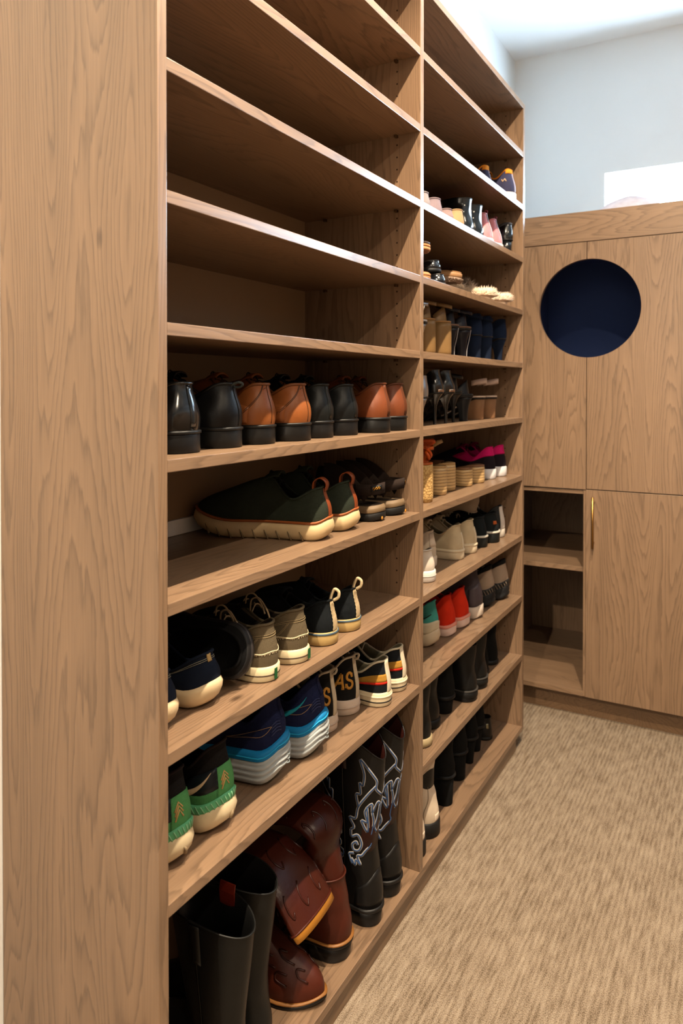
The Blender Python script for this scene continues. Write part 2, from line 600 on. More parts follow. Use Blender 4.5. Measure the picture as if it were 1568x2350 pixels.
def door_poly(x0, x1, z0, z1, side):
    """door outline with the half-round bite: side=+1 bites the right edge, -1 the left edge"""
    n = 40
    arc = []
    xe = x1 if side > 0 else x0
    for k in range(n + 1):
        a = math.pi * k / n
        if side > 0:
            x, z = CX - CR * math.sin(a), CZ + CR * math.cos(a)
            if x < xe: arc.append((x, z))
        else:
            x, z = CX + CR * math.sin(a), CZ - CR * math.cos(a)
            if x > xe: arc.append((x, z))
    zh = math.sqrt(max(0, CR ** 2 - (xe - CX) ** 2))
    if side > 0:
        return [(x0, z0), (x0, z1), (x1, z1), (x1, CZ + zh)] + arc + [(x1, CZ - zh), (x1, z0)]
    return [(x1, z1), (x1, z0), (x0, z0), (x0, CZ - zh)] + arc + [(x0, CZ + zh), (x0, z1)]
cpart('door', prism('x', door_poly(XC0, XS - .0015, ZM, ZD1, 1), 'Y', YF, YD - .001, W_Z))['label'] = 'upper door with the left half of the round opening'
cpart('door', prism('x', door_poly(XS + .0015, XC2, ZM + .003, ZD1, -1), 'Y', YF, YD - .001, W_Z))['label'] = 'upper door with the right half of the round opening'
d3 = cbox('door', (XS - .001, YF, ZD0 - .002), (XC2, YD - .001, ZM - .001), W_Z)
cbox('door', (XC2 + .003, YF, ZD0 - .002), (.549, YD - .001, ZM - .001), W_Z)
cbox('door', (XC2 + .003, YF, ZM + .003), (.549, YD - .001, ZD1), W_Z)
# brass bar pull on the lower door
hx = -0.565
pts = [(hx, YF - .024, z) for z in (0.700, 0.800, 0.904)]
V, F = join_meshes([tube(pts, .0048, 10), tube([(hx, YF - .024, .722), (hx, YF + .0005, .722)], .0036, 8), tube([(hx, YF - .024, .882), (hx, YF + .0005, .882)], .0036, 8)])
h = obj('handle', V, F, M_BRASS, d3)
h['label'] = 'slim brass bar pull'
# niche behind the round opening, its dark lining tinted for blue ambient light
def niche():
    x0, x1, y0, y1, z0, z1 = CX - .27, CX + .27, YD + .001, YF + .46, CZ - .235, CZ + .25
    V = [(x0, y0, z0), (x1, y0, z0), (x1, y0, z1), (x0, y0, z1), (x0, y1, z0), (x1, y1, z0), (x1, y1, z1), (x0, y1, z1)]
    return V, [(4, 5, 6, 7), (0, 1, 5, 4), (3, 7, 6, 2), (0, 4, 7, 3), (1, 2, 6, 5)]
V, F = niche()
o = cpart('niche_lining', obj('x', V, F, M_NICHE_SKYLIT, smooth=False))
o['label'] = 'dark lining, blue ambient light in its colour, seen through the round opening'
# oak fronts added out of frame opposite, so that side bounces less, warmer light
XWR = 1.55
ward = empty('added_wardrobe', (XWR, -1.6, 0))
tag(ward, 'long low-topped oak wardrobe put out of view across the aisle to darken the bounce', 'added_wardrobe')
def rpart(name, lo, hi, m):
    o = box(name, lo, hi, m, bevel=.001)
    o.parent = ward
    o.matrix_parent_inverse = Matrix.Translation((-XWR, 1.6, 0))
rpart('body', (XWR + .02, -1.6, .1), (XR - .01, 3.0, ZT0), W_Z)
rpart('toe_kick', (XWR + .07, -1.6, 0), (XWR + .09, 3.0, .1), W_TOE)
for k in range(9):
    rpart('door', (XWR, -1.6 + k * .511, .1), (XWR + .0195, -1.6 + k * .511 + .508, ZT0), W_Z)
# pale soft thing lying on top of the cabinet, only its crest showing
hat_r = []
for k, (r, z) in enumerate([(.13, 0.0), (.125, .02), (.10, .055), (.06, .085), (.02, .102), (.003, .106)]):
    hat_r.append([(r * 1.25 * math.cos(2 * math.pi * j / 24) * (1 + .06 * math.sin(3 * j)), r * math.sin(2 * math.pi * j / 24), z) for j in range(24)])
V, F = rings_mesh(np.array(hat_r))
hat = obj('folded_cloth', V, F, mat((214, 206, 214), 'canvas'))
hat.location = (-.47, 3.30, ZT0 + .0005)
tag(hat, 'pale folded cloth bundle on top of the oak cabinet before the window', 'cloth')
# ------------------------------------------------------------------ shoes
#SHOES
# ------------------------------------------------------------------ shoe geometry
def sm(t):
    t = np.clip(t, 0, 1)
    return t * t * (3 - 2 * t)

def plan(s, heelw=.78, waist=.74, n=2.2):
    """half-width of a shoe plan along its length, 0 = heel, 1 = toe"""
    s = np.asarray(s, float)
    o = np.zeros_like(s)
    a = s < .14
    o[a] = heelw * np.sqrt(np.clip(1 - (1 - s[a] / .14) ** 2, 0, 1))
    b = (s >= .14) & (s < .42)
    o[b] = heelw + (waist - heelw) * sm((s[b] - .14) / .28)
    c = (s >= .42) & (s < .70)
    o[c] = waist + (1 - waist) * sm((s[c] - .42) / .28)
    d = s >= .70
    o[d] = np.clip(1 - np.clip((s[d] - .7) / .3, 0, 1) ** n, 0, 1) ** (1 / n)
    return o

class Last:
    """the surface of a shoe: local x from heel (0) to toe (L), y across, z up"""
    def __init__(s, L=.29, W=.10, heelw=.84, waist=.80, n=2.2, z0=.03, zh=.10, zd=.075, zt=.105, toe_h=.06,
                 x0=.03, x1=.52, ow=.030, bulge=.006, shaft=None, scal=0.0, zb=None, bend=.006, side=1, N=56, M=12, K=12,
                 lean=0.0):
        s.L, s.W, s.N, s.side, s.z0, s.zh = L, W, N, side, z0, zh
        s.pl = dict(heelw=heelw, waist=waist, n=n)
        s.bendv = bend
        s.zbf = zb
        ph = np.arange(N) / N
        s.ph = ph
        S = .5 - .5 * np.cos(2 * np.pi * ph)
        sg = np.where(ph <= .5, 1.0, -1.0)
        s.S, s.sg = S, sg
        bx = S * L
        by = sg * W / 2 * plan(S, **s.pl)
        B0 = np.stack([bx, by, np.full(N, z0)], 1)
        tx = np.roll(B0, -1, 0) - np.roll(B0, 1, 0)
        nrm = np.stack([-tx[:, 1], tx[:, 0], 0 * bx], 1) * -1.0
        nrm /= np.linalg.norm(nrm, axis=1)[:, None] + 1e-9
        cen = np.stack([np.clip(bx, .1 * L, .85 * L), 0 * bx, 0 * bx], 1)
        flip = ((B0 - cen) * nrm).sum(1) < 0
        nrm[flip] *= -1
        ox = (x0 + (x1 - x0) * S) * L
        osh = np.clip(np.sin(np.pi * S), 0, 1) ** .38 * (1 - .5 * S)
        osh /= osh.max()
        oy = sg * ow * osh
        oz = np.where(S < .50, zh + (zd - zh) * sm((S - .05) / .45), zd + (zt - zd) * sm((S - .50) / .50))
        B3 = np.stack([ox, oy, oz], 1)
        w = sm((S - .40) / .45)
        h = oz - z0
        B1 = B0 + nrm * bulge
        B1[:, 2] += (.45 * h) * (1 - w) + (toe_h - z0) * .95 * w
        B2 = B3.copy()
        B2[:, :2] += (B0 - B3)[:, :2] * (.5 * w)[:, None] + ((B0 - B3)[:, :2] * .12) * (1 - w)[:, None]
        B2[:, 2] = (oz - .38 * h) * (1 - w) + (oz - .25 * np.maximum(0, oz - toe_h)) * w
        rows = []
        for k in range(M + 1):
            t = k / M
            rows.append(B0 * (1 - t) ** 3 + B1 * 3 * t * (1 - t) ** 2 + B2 * 3 * t * t * (1 - t) + B3 * t ** 3)
        s.M = M
        s.K = 0
        if shaft:
            s.K = K
            ctr = [rows[M // 2], rows[M]]
            for i, (z, a, b, hw) in enumerate(shaft):
                r = np.stack([a + (b - a) * S, hw * np.sin(2 * np.pi * ph), np.full(N, z)], 1)
                if i == len(shaft) - 1 and scal:
                    r[:, 2] += scal * (np.cos(4 * np.pi * ph) * -.5)
                ctr.append(r)
            ctr = np.array(ctr)
            seg = len(shaft)
            for k in range(1, K + 1):
                u = 1 + (k / K) * seg
                i = min(int(u), seg)
                t = u - i
                p0, p1, p2 = ctr[i - 1], ctr[i], ctr[i + 1]
                p3 = ctr[i + 2] if i + 2 < len(ctr) else 2 * p2 - p1
                rows.append(.5 * (2 * p1 + (-p0 + p2) * t + (2 * p0 - 5 * p1 + 4 * p2 - p3) * t * t + (-p0 + 3 * p1 - 3 * p2 + p3) * t ** 3))
        G = np.array(rows)
        G[:, :, 0] += lean * (G[:, :, 2] - z0)
        s.G = s.fin(G)

    def fin(s, P):
        """toe spring / heel pitch and left-right bend, applied to every part alike"""
        P = np.array(P, float)
        sh = P.shape
        P = P.reshape(-1, 3)
        u = np.clip(P[:, 0] / s.L, 0, 1)
        if s.zbf is not None:
            P[:, 2] += s.zbf(u)
        P[:, 1] += s.bendv * np.sin(np.pi * u) * -1
        P[:, 1] *= s.side
        return P.reshape(sh)

    def at(s, ph, h):
        ph = ph * s.side % 1.0
        r = h * s.M if h <= 1 else s.M + (h - 1) * s.K
        r = min(max(r, 0), s.M + s.K - 1e-6)
        i = int(r); a = r - i
        c = ph * s.N
        j = int(c) % s.N; b = c - int(c); j2 = (j + 1) % s.N
        G = s.G
        return (G[i, j] * (1 - a) + G[i + 1, j] * a) * (1 - b) + (G[i, j2] * (1 - a) + G[i + 1, j2] * a) * b

    def nrm(s, ph, h):
        e = .012
        du = s.at(ph + e, h) - s.at(ph - e, h)
        hh = min(max(h, e), (1 if not s.K else 2) - e)
        dv = s.at(ph, hh + e) - s.at(ph, hh - e)
        n = np.cross(du, dv)
        n /= np.linalg.norm(n) + 1e-12
        p = s.at(ph, h)
        c = np.array([np.clip(p[0], .12 * s.L, .8 * s.L), 0, p[2] - .002])
        if h > 1: c[0] = .2 * s.L
        if n @ (p - c) < 0: n = -n
        return n

    # ---- parts
    def upper(s):
        k = s.G.shape[0]
        return rings_mesh(s.G, False, False)

    def lining(s, drop=None, t=.0035):
        top = s.G[-1]
        c = top.mean(0)
        d = top - c; d[:, 2] = 0
        ins = top - d / (np.linalg.norm(d, axis=1)[:, None] + 1e-9) * t
        base = s.G[1]
        if s.K:
            base = s.G[s.M]
        cb = base.mean(0)
        low = cb + (base - cb) * .88
        low[:, 2] = base[:, 2] + .006
        rows = [top, ins] + [ins * (1 - u) + low * u for u in (.33, .66, 1.0)]
        return rings_mesh(np.array(rows), False, True)

    def collar(s, r=.0028):
        return tube(s.G[-1], r, 6, True)

    def ring(s, off, z, spring=True):
        N = s.N
        S = s.S
        x = -off + S * (s.L + 2 * off)
        y = s.sg * (s.W / 2 + off) * plan(S, **s.pl)
        zz = np.full(N, z) if np.isscalar(z) else z
        P = np.stack([x, y, zz], 1)
        return P

    def slab(s, prof, zfun=None, warp=True):
        """stack of outline rings [(offset, z)], optional extra z as function of s"""
        Rg = []
        for off, z in prof:
            P = s.ring(off, z)
            if zfun is not None: P[:, 2] += zfun(s.S, z)
            if not warp:
                zb, s.zbf = s.zbf, None
                P = s.fin(P); s.zbf = zb
            else:
                P = s.fin(P)
            Rg.append(P)
        return rings_mesh(np.array(Rg))

    def wedge(s, offs, t, s_end=.78, zlow=0.0, n=12):
        """platform from the floor up to the pitched footbed"""
        Rg = []
        for i, off in enumerate(offs):
            f = i / (len(offs) - 1)
            P = s.ring(off, 0.0)
            zb = s.zbf(s.S) if s.zbf is not None else 0 * s.S
            P[:, 2] = zlow + f * (zb + t - zlow)
            b, s.zbf = s.zbf, None
            P = s.fin(P); s.zbf = b
            Rg.append(P)
        return rings_mesh(np.array(Rg))

    def heel(s, s_end, prof, sole_z=0.0):
        """D-shaped heel block: prof = [(shrink, frac)] from floor (0) to the underside of the sole (1)"""
        n = 22
        S = np.concatenate([np.linspace(1, 0, n) ** 1.6 * s_end])
        xa = S * s.L
        ya = s.W / 2 * plan(S, **s.pl)
        x = np.concatenate([xa, xa[::-1][1:]])
        y = np.concatenate([ya, -ya[::-1][1:]])
        cx = s_end * s.L * .5
        Rg = []
        zt = s.zbf(np.clip(x / s.L, 0, 1)) if s.zbf is not None else 0 * x
        for k, f in prof:
            P = np.stack([cx + (x - cx) * k, y * k, (zt + sole_z) * f], 1)
            b, s.zbf = s.zbf, None
            P = s.fin(P); s.zbf = b
            Rg.append(P)
        return rings_mesh(np.array(Rg))

    def ribbon(s, pts, w, off=.0006, t=.0008, n=5, closed=False, smooth=True):
        """ribbon lying on the surface through (phi, h) points, w = half width(s) in metres"""
        Q = catmull(pts, n, closed) if smooth else np.array(pts, float)
        if closed: Q = np.vstack([Q, Q[:1]])
        P = np.array([s.at(p, h) for p, h in Q])
        Nn = np.array([s.nrm(p, h) for p, h in Q])
        Tn = np.gradient(P, axis=0)
        Tn /= np.linalg.norm(Tn, axis=1)[:, None] + 1e-12
        sd = np.cross(Nn, Tn)
        sd /= np.linalg.norm(sd, axis=1)[:, None] + 1e-12
        if not np.isscalar(w):
            w = np.interp(np.linspace(0, 1, len(Q)), np.linspace(0, 1, len(w)), w)
        return strip(P + Nn * off, sd, w, Nn, t)

    def patch(s, p0, p1, h0, h1, off=.001, nu=14, nv=6, taper=None):
        """panel laid over the surface between two phis and two heights (h may be functions of the fraction)"""
        f0 = h0 if callable(h0) else (lambda u: h0)
        f1 = h1 if callable(h1) else (lambda u: h1)
        O, I = [], []
        for i in range(nu + 1):
            u = i / nu
            p = p0 + (p1 - p0) * u
            for k in range(nv + 1):
                h = f0(u) + (f1(u) - f0(u)) * k / nv
                q = s.at(p, h); nn = s.nrm(p, h)
                O.append(q + nn * off); I.append(q - nn * .001)
        V = O + I
        m = len(O)
        F = []
        st = nv + 1
        for i in range(nu):
            for k in range(nv):
                a = i * st + k
                F.append((a, a + 1, a + st + 1, a + st))
        for i in range(nu):
            a = i * st; F.append((a, a + st, a + st + m, a + m))
            a = i * st + nv; F.append((a, a + m, a + st + m, a + st))
        for k in range(nv):
            F.append((k, k + m, k + 1 + m, k + 1))
            a = nu * st + k; F.append((a, a + 1, a + 1 + m, a + m))
        return V, F

    def tongue(s, zup=.02, hw=.018, back=.10):
        """padded tongue rising from the vamp through the throat"""
        f = s.G[-1][s.N // 2]
        nx, ny = 8, 8
        V = []
        for lay in (0, 1):
            for i in range(nx + 1):
                u = i / nx
                x = f[0] + .015 - u * (back * s.L + .015)
                z = f[2] - .006 + u * zup + .006 * math.sin(u * math.pi)
                for j in range(ny + 1):
                    v = j / ny * 2 - 1
                    ww = hw * (.8 + .35 * u)
                    V.append((x, f[1] + v * ww, z - (1 - math.sqrt(max(0, 1 - .8 * v * v))) * .014 - lay * .004))
        st = ny + 1
        m = (nx + 1) * st
        F = []
        for i in range(nx):
            for j in range(ny):
                a = i * st + j
                F.append((a, a + 1, a + st + 1, a + st))
                F.append((a + m, a + st + m, a + st + 1 + m, a + 1 + m))
        for i in range(nx):
            for a in (i * st, i * st + ny):
                F.append((a, a + st, a + st + m, a + m))
        for j in range(ny):
            for a in (j, nx * st + j):
                F.append((a, a + 1, a + 1 + m, a + m))
        return V, F

    def laces(s, n=4, r=.0017, bow=True):
        parts = []
        N2 = s.N // 2
        top = s.G[-1]
        for k in range(n):
            j = 3 + k * 2
            a, b = top[N2 - j] + [0, 0, .002], top[(N2 + j) % s.N] + [0, 0, .002]
            m_ = (a + b) / 2 + np.array([0, 0, .010])
            sl = np.array([.006 * (1 if k % 2 else -1), 0, 0])
            parts.append(tube(catmull([a - [0, 0, .004], a + (m_ - a) * .5 + [0, 0, .002], m_ + sl * .3, b + (m_ - b) * .5 + [0, 0, .002], b - [0, 0, .004]], 4), r, 5))
        if bow:
            j = 3 + (n - 1) * 2
            c = (top[N2 - j] + top[(N2 + j) % s.N]) / 2 + [0, 0, .014]
            for sg in (-1, 1):
                parts.append(tube(catmull([c, c + [-.005, sg * .018, .012], c + [.004, sg * .036, .004], c + [.010, sg * .022, -.002], c], 5), r, 5))
                parts.append(tube(catmull([c, c + [-.01, sg * .012, .004], c + [-.004, sg * .034, -.010], c + [.008, sg * .044, -.022]], 5), r, 5))
        return join_meshes(parts)

class Shoe:
    """Empty at the heel on the shelf, parts parented to it. T = heel back (x, y), yaw 0 = toe to the wall"""
    def __init__(s, name, label, cat, group, T, z, yaw=0, side=1, rot=None, **cfg):
        s.o = empty(name, (T[0], T[1], z + .0006), rot if rot else (0, 0, R(180 + yaw)))
        tag(s.o, label, cat, group)
        s.l = Last(side=side, **cfg)
    def add(s, name, vf, m, parent=None, smooth=True, label=None):
        o = obj(name, vf[0], vf[1], m, parent or s.o, smooth)
        if label: o['label'] = label
        return o

def spring(toe=.012, heel=.0, a=.72, b=.10):
    return lambda u: toe * np.clip((u - a) / (1 - a), 0, 1) ** 2 + heel * np.clip((b - u) / b, 0, 1) ** 2

def pitch(H, a=.12, b=.70, toe=.006):
    return lambda u: H * (1 - sm((u - a) / (b - a))) + toe * np.clip((u - .78) / .22, 0, 1) ** 2

BLK = (16, 16, 17)
# ---- leather dress shoes
def dress(name, label, group, T, z, yaw, side, col, solecol, inner=(150, 96, 48), brogue=False, backstrip=False, pat='leather', **kw):
    cfg = dict(L=.290, W=.094, heelw=.94, waist=.88, z0=.036, zh=.114, zd=.090, zt=.128, toe_h=.085, x0=.035, x1=.50, ow=.031, bulge=.009, n=2.0, zb=spring(.014))
    cfg.update(kw)
    s = Shoe(name, label, 'shoe', group, T, z, yaw, side, **cfg)
    l = s.l
    up = s.add('upper', l.upper(), mat(col, pat))
    s.add('lining', l.lining(), mat(inner, 'leather'))
    s.add('collar', l.collar(.003), mat(tuple(int(c * .8) for c in col), pat))
    s.add('welt', l.slab([(.001, .031), (.0035, .0315), (.0035, .0355), (.0, .037)]), mat(tuple(int(c * .9) + 4 for c in solecol), 'rubber', .4))
    s.add('sole', l.slab([(.0, 0), (.002, .0015), (.0015, .015), (.0015, .0295), (.001, .031)]), mat(solecol, 'rubber', .42))
    s.add('seam', join_meshes([l.ribbon([(0, .03), (0, .5), (0, .98)], .0008, 0, .0008)]), mat(tuple(int(c * .55) for c in col), 'leather'), up)
    if backstrip:
        s.add('back_strip', l.patch(-.012, .012, .05, .98, .0015, 6, 8), mat(tuple(int(c * .8) for c in col), pat), up)
    if brogue:
        arc = [(.030, .98), (.05, .80), (.085, .52), (.11, .30), (.15, .06)]
        st = [l.ribbon(arc, .0005, .0004, .0006), l.ribbon([(p + .007, h) for p, h in arc], .0005, .0004, .0006),
              l.ribbon([(-p, h) for p, h in arc], .0005, .0004, .0006), l.ribbon([(0.0, .92), (.015, .91), (.03, .88)], .0005, .0004, .0006)]
        s.add('quarter_panel', join_meshes([l.patch(.10, .34, lambda u: .04, lambda u: .42 + .5 * u, .0012, 12, 5), l.patch(-.34, -.10, lambda u: .04, lambda u: .92 - .5 * u, .0012, 12, 5)]), mat(col, pat), up)
        s.add('stitching', join_meshes(st), mat(tuple(int(c * .4) for c in col), 'leather'), up)
    s.add('tongue', l.tongue(.016, .018), mat(col, pat))
    s.add('laces', l.laces(4, .0012, False), mat((26, 18, 14), 'canvas'))
    return s

# ---- low sneakers: general builder
def sneaker(name, label, group, T, z, yaw, side, upc, solec, inner=(40, 40, 42), lace=None, tonguec=None, kind='canvas',
            sole_h=.03, sole_prof=None, collar=None, cat='sneaker', laces=True, tongue=True, solekind='rubber', rot=None, **kw):
    cfg = dict(L=.285, W=.094, z0=sole_h - .006, zh=.10, zd=.075, zt=.10, toe_h=.058, x0=.03, x1=.52, ow=.030, bulge=.006, zb=spring(.012, .0))
    cfg.update(kw)
    s = Shoe(name, label, cat, group, T, z, yaw, side, rot=rot, **cfg)
    l = s.l
    s.up = s.add('upper', l.upper(), mat(upc, kind))
    s.lin = s.add('lining', l.lining(), mat(inner, 'canvas'))
    s.add('collar', l.collar(.0028), mat(collar or upc, kind))
    h = sole_h
    prof = sole_prof or [(.001, 0), (.004, .003), (.0045, h * .5), (.0045, h - .003), (.002, h)]
    s.sole = s.add('sole', l.slab(prof), mat(solec, solekind))
    if tongue:
        s.add('tongue', l.tongue(.018, .020), mat(tonguec or upc, kind))
    if laces:
        s.add('laces', l.laces(4, .0017, False), mat(lace or upc, 'canvas'))
    return s

# ---- heeled shoes
def pump(name, label, group, T, z, yaw, side, col, H=.09, heel='stiletto', pat='patent', heelc=None, solec=(20, 18, 18), rimc=None, **kw):
    cfg = dict(L=.215, W=.078, heelw=.72, waist=.62, n=1.7, z0=.004, zh=.056, zd=.030, zt=.034, toe_h=.036, x0=.02, x1=.74, ow=.026, bulge=.004, zb=pitch(H), bend=.005)
    cfg.update(kw)
    s = Shoe(name, label, 'high heel', group, T, z, yaw, side, **cfg)
    l = s.l
    s.up = s.add('upper', l.upper(), mat(col, pat))
    s.add('lining', l.lining(), mat((120, 92, 70), 'leather'))
    if rimc: s.add('collar', l.collar(.0016), mat(rimc, 'leather'))
    s.add('sole', l.slab([(.0, .0), (.0015, .001), (.0015, .003), (.0, .0045)]), mat(solec, 'rubber', .4))
    heel_part(s, heel, heelc or col, pat)
    return s

def heel_part(s, heel, col, pat='leather', m=None):
    l = s.l
    mm = m or mat(col, pat)
    if heel == 'stiletto':
        s.add('heel', l.heel(.24, [(.16, 0), (.16, .03), (.17, .35), (.24, .62), (.5, .84), (.86, .97), (.95, 1)]), mm)
    elif heel == 'flare':
        s.add('heel', l.heel(.26, [(.42, 0), (.42, .03), (.46, .35), (.58, .65), (.8, .88), (.96, 1)]), mm)
    elif heel == 'block':
        s.add('heel', l.heel(.27, [(.80, 0), (.82, .03), (.86, .5), (.96, 1)]), mm)
    elif heel == 'kitten':
        s.add('heel', l.heel(.24, [(.5, 0), (.5, .05), (.62, .5), (.92, 1)]), mm)

def strap_over(l, x, h, w, drop=0.0, lean=0.0, t=.002, hw=None, n=14):
    """band over the foot at local x; h above footbed"""
    u = x / l.L
    yw = hw if hw else l.W / 2 * float(plan(np.array([u]), **l.pl)[0]) + .001
    P, sd, nr = [], [], []
    for k in range(n + 1):
        a = math.pi * k / n
        P.append((x + lean * math.sin(a), yw * math.cos(a), .003 - drop + (h) * math.sin(a) ** .8))
        nr.append((0, math.cos(a), math.sin(a) + .05)); sd.append((1, 0, 0))
    P = l.fin(np.array(P))
    nr = np.array(nr); nr[:, 1] *= l.side; nr /= np.linalg.norm(nr, axis=1)[:, None]
    return strip(P, np.array(sd, float), w, nr, t)

def ankle_loop(l, z, r=.03, x=.035, w=.005, tilt=.3, t=.002, n=28):
    P, sd, nr = [], [], []
    for k in range(n + 1):
        a = 2 * math.pi * k / n
        P.append((x + r * 1.25 * math.cos(a), r * math.sin(a), z + tilt * r * math.cos(a)))
        nr.append((math.cos(a), math.sin(a), 0)); sd.append((0, 0, 1))
    P = np.array(P)
    zb = float(l.zbf(np.array([.1]))[0]) if l.zbf is not None else 0
    P[:, 2] += zb
    P[:, 1] *= l.side
    nr = np.array(nr, float); nr[:, 1] *= l.side
    return strip(P, np.array(sd, float), w, nr, t)

def strappy(name, label, group, T, z, yaw, side, strapc, H=.085, heel='stiletto', heelc=None, bedc=(150, 110, 80), pat='leather',
            straps=((.72, .035, .010),), ankle=True, backc=True, cat='sandal', wedge=None, wedgem=None, plat=.006, buckle=None, heelm=None, **kw):
    cfg = dict(L=.22, W=.082, heelw=.74, waist=.66, n=2.0, z0=.004, zh=.02, zd=.015, zt=.02, toe_h=.02, x0=.03, x1=.7, zb=pitch(H))
    cfg.update(kw)
    s = Shoe(name, label, cat, group, T, z, yaw, side, **cfg)
    l = s.l
    if wedge:
        s.sole = s.add('wedge', l.wedge([.0, .002] + [.002] * 6 + [.001], plat), wedgem or mat(heelc, 'canvas'))
    s.add('footbed', l.slab([(-.001, plat), (.001, plat + .001), (.001, plat + .005), (-.002, plat + .006)]), mat(bedc, 'leather'))
    if not wedge:
        s.add('sole', l.slab([(.0, .0), (.001, .001), (.001, plat - .001), (.0, plat)]), mat((24, 20, 18), 'rubber'))
        heel_part(s, heel, heelc or strapc, pat, heelm)
    for (u, h, w) in straps:
        s.add('strap', strap_over(l, u * l.L, h + plat, w), mat(strapc, pat))
    if backc:
        rows = []
        nph = 15
        for k in range(6):
            f = k / 5
            rows.append([((.012 + .006 * f) + .5 * l.W * .9 * (1 - math.cos(a)), l.W / 2 * .76 * (1 - .1 * f) * math.sin(a), plat + .004 + f * .050 * (1 - .55 * abs(a) / 1.25)) for a in np.linspace(-1.25, 1.25, nph)])
        A = l.fin(np.array(rows))
        B = A.copy(); B[:, :, 0] += .002
        V = list(A.reshape(-1, 3)) + list(B.reshape(-1, 3))
        m_ = 6 * nph
        F = []
        for i in range(5):
            for j in range(nph - 1):
                a = i * nph + j
                F.append((a, a + 1, a + nph + 1, a + nph)); F.append((a + m_, a + nph + m_, a + nph + 1 + m_, a + 1 + m_))
        for j in range(nph - 1):
            a = 5 * nph + j; F.append((a, a + 1, a + 1 + m_, a + m_))
        s.add('heel_counter', (V, F), mat(strapc, pat))
    if ankle:
        s.add('ankle_strap', ankle_loop(l, plat + .056), mat(strapc, pat))
        if buckle:
            zb = float(l.zbf(np.array([.1]))[0]) if l.zbf is not None else 0
            c = np.array([.040, .0345 * side, plat + .056 + zb])
            s.add('buckle', tube([c + [dx, 0, dz] for dx, dz in ((-.008, -.009), (.008, -.009), (.008, .009), (-.008, .009))], .0014, 6, True), buckle)
    return s

# ---- boots
def boot(name, label, group, T, z, yaw, side, col, H=.0, top=.22, sole_h=.025, solec=BLK, heel=None, heel_end=.27, pat='leather', shaft=None,
         inner=(22, 20, 20), scal=0.0, cat='boot', welt=None, pull=False, heelc=None, **kw):
    cfg = dict(L=.27, W=.092, z0=sole_h - .004, zh=.10, zd=.095, zt=.115, toe_h=.06, x0=.03, x1=.50, ow=.040, bulge=.006, bend=.005,
               shaft=shaft or [(.15, .005, .125, .043), (top * .8, .0, .135, .046), (top, .0, .14, .048)], scal=scal,
               zb=pitch(H) if H else spring(.012))
    cfg.update(kw)
    s = Shoe(name, label, cat, group, T, z, yaw, side, **cfg)
    l = s.l
    s.up = s.add('upper', l.upper(), mat(col, pat))
    s.add('lining', l.lining(t=.004), mat(inner, 'leather'))
    s.add('collar', l.collar(.002), mat(col, pat))
    if H:
        s.add('sole', l.slab([(.001, 0), (.004, .002), (.004, sole_h - .003), (.0, sole_h)]), mat(solec, 'rubber'))
        heel_part(s, heel, heelc or col, pat)
    elif heel:
        s.add('sole', l.slab([(.001, .012), (.005, .014), (.005, sole_h - .003), (.0, sole_h)], lambda S, zz: -.012 * sm((S - .30) / .2) * (1 if zz < sole_h - .004 else 0)), mat(solec, 'rubber'))
        s.add('heel', l.heel(heel_end, [(.99, .0), (1.04, .1), (1.06, .8), (1.06, 1)], .013), mat(solec, 'rubber', .45))
    else:
        s.add('sole', l.slab([(.001, 0), (.005, .003), (.005, sole_h - .003), (.0, sole_h)]), mat(solec, 'rubber'))
    if welt:
        s.add('welt', l.slab([(.004, sole_h - .004), (.0065, sole_h - .003), (.0065, sole_h), (.002, sole_h + .001)]), mat(welt, 'rubber'))
    if pull:
        s.add('pull_tab', l.ribbon([(0, 1.9), (0, 1.99)], .008, .001, .002), mat(col, 'canvas'))
    return s
# ------------------------------------------------------------------ LEFT BAY
Z_D, Z_E, Z_F, Z_G, Z_K = 1.226, 1.011, .787, .560, .070
# shelf of leather dress shoes
g = 'leather dress shoes on the fourth shelf of the near bay'
dress('dress_shoe', 'polished black leather shoe half hidden by the near side panel', g, (-.803, .930), Z_D, 2, 1, (20, 20, 21), (18, 18, 19), pat='patent', inner=(176, 116, 58), backstrip=True)
s = dress('dress_shoe', 'black leather shoe with a heel pull loop beside the cognac pair', g, (-.812, 1.045), Z_D, 8, -1, (17, 17, 18), (20, 20, 20), backstrip=False)
lp = s.l
e = lp.at(0, .98)
s.add('pull_loop', tube(catmull([e + [.004, .004, -.002], e + [-.012, .003, .004], e + [-.020, .0, .001], e + [-.012, -.003, -.004], e + [.004, -.004, -.004]], 5), .0024, 6), mat((70, 76, 76), 'canvas'))
dress('dress_shoe', 'cognac brogue-stitched leather shoe on black sole, left of its pair', g, (-.810, 1.155), Z_D, 3, 1, (136, 78, 38), (20, 19, 18), brogue=True)
dress('dress_shoe', 'cognac brogue-stitched leather shoe on black sole, right of its pair', g, (-.797, 1.260), Z_D, 2, -1, (140, 80, 39), (20, 19, 18), brogue=True)
dress('dress_shoe', 'matte black leather shoe next to the cognac pair, left of its pair', g, (-.802, 1.368), Z_D, 2, 1, (22, 24, 24), (24, 23, 23), backstrip=True, W=.092)
dress('dress_shoe', 'matte black leather shoe touching the chestnut pair, right of its pair', g, (-.800, 1.468), Z_D, 2, -1, (20, 22, 23), (22, 21, 21), backstrip=True, W=.092)
dress('dress_shoe', 'chestnut leather shoe with a dark back strip, left of the pair by the partition', g, (-.776, 1.598), Z_D, 0, 1, (118, 62, 34), (22, 22, 22), backstrip=True, W=.088, zh=.118)
dress('dress_shoe', 'chestnut leather shoe with a dark back strip, touching the partition', g, (-.780, 1.697), Z_D, 0, -1, (112, 58, 32), (22, 22, 22), backstrip=True, W=.088, zh=.118)

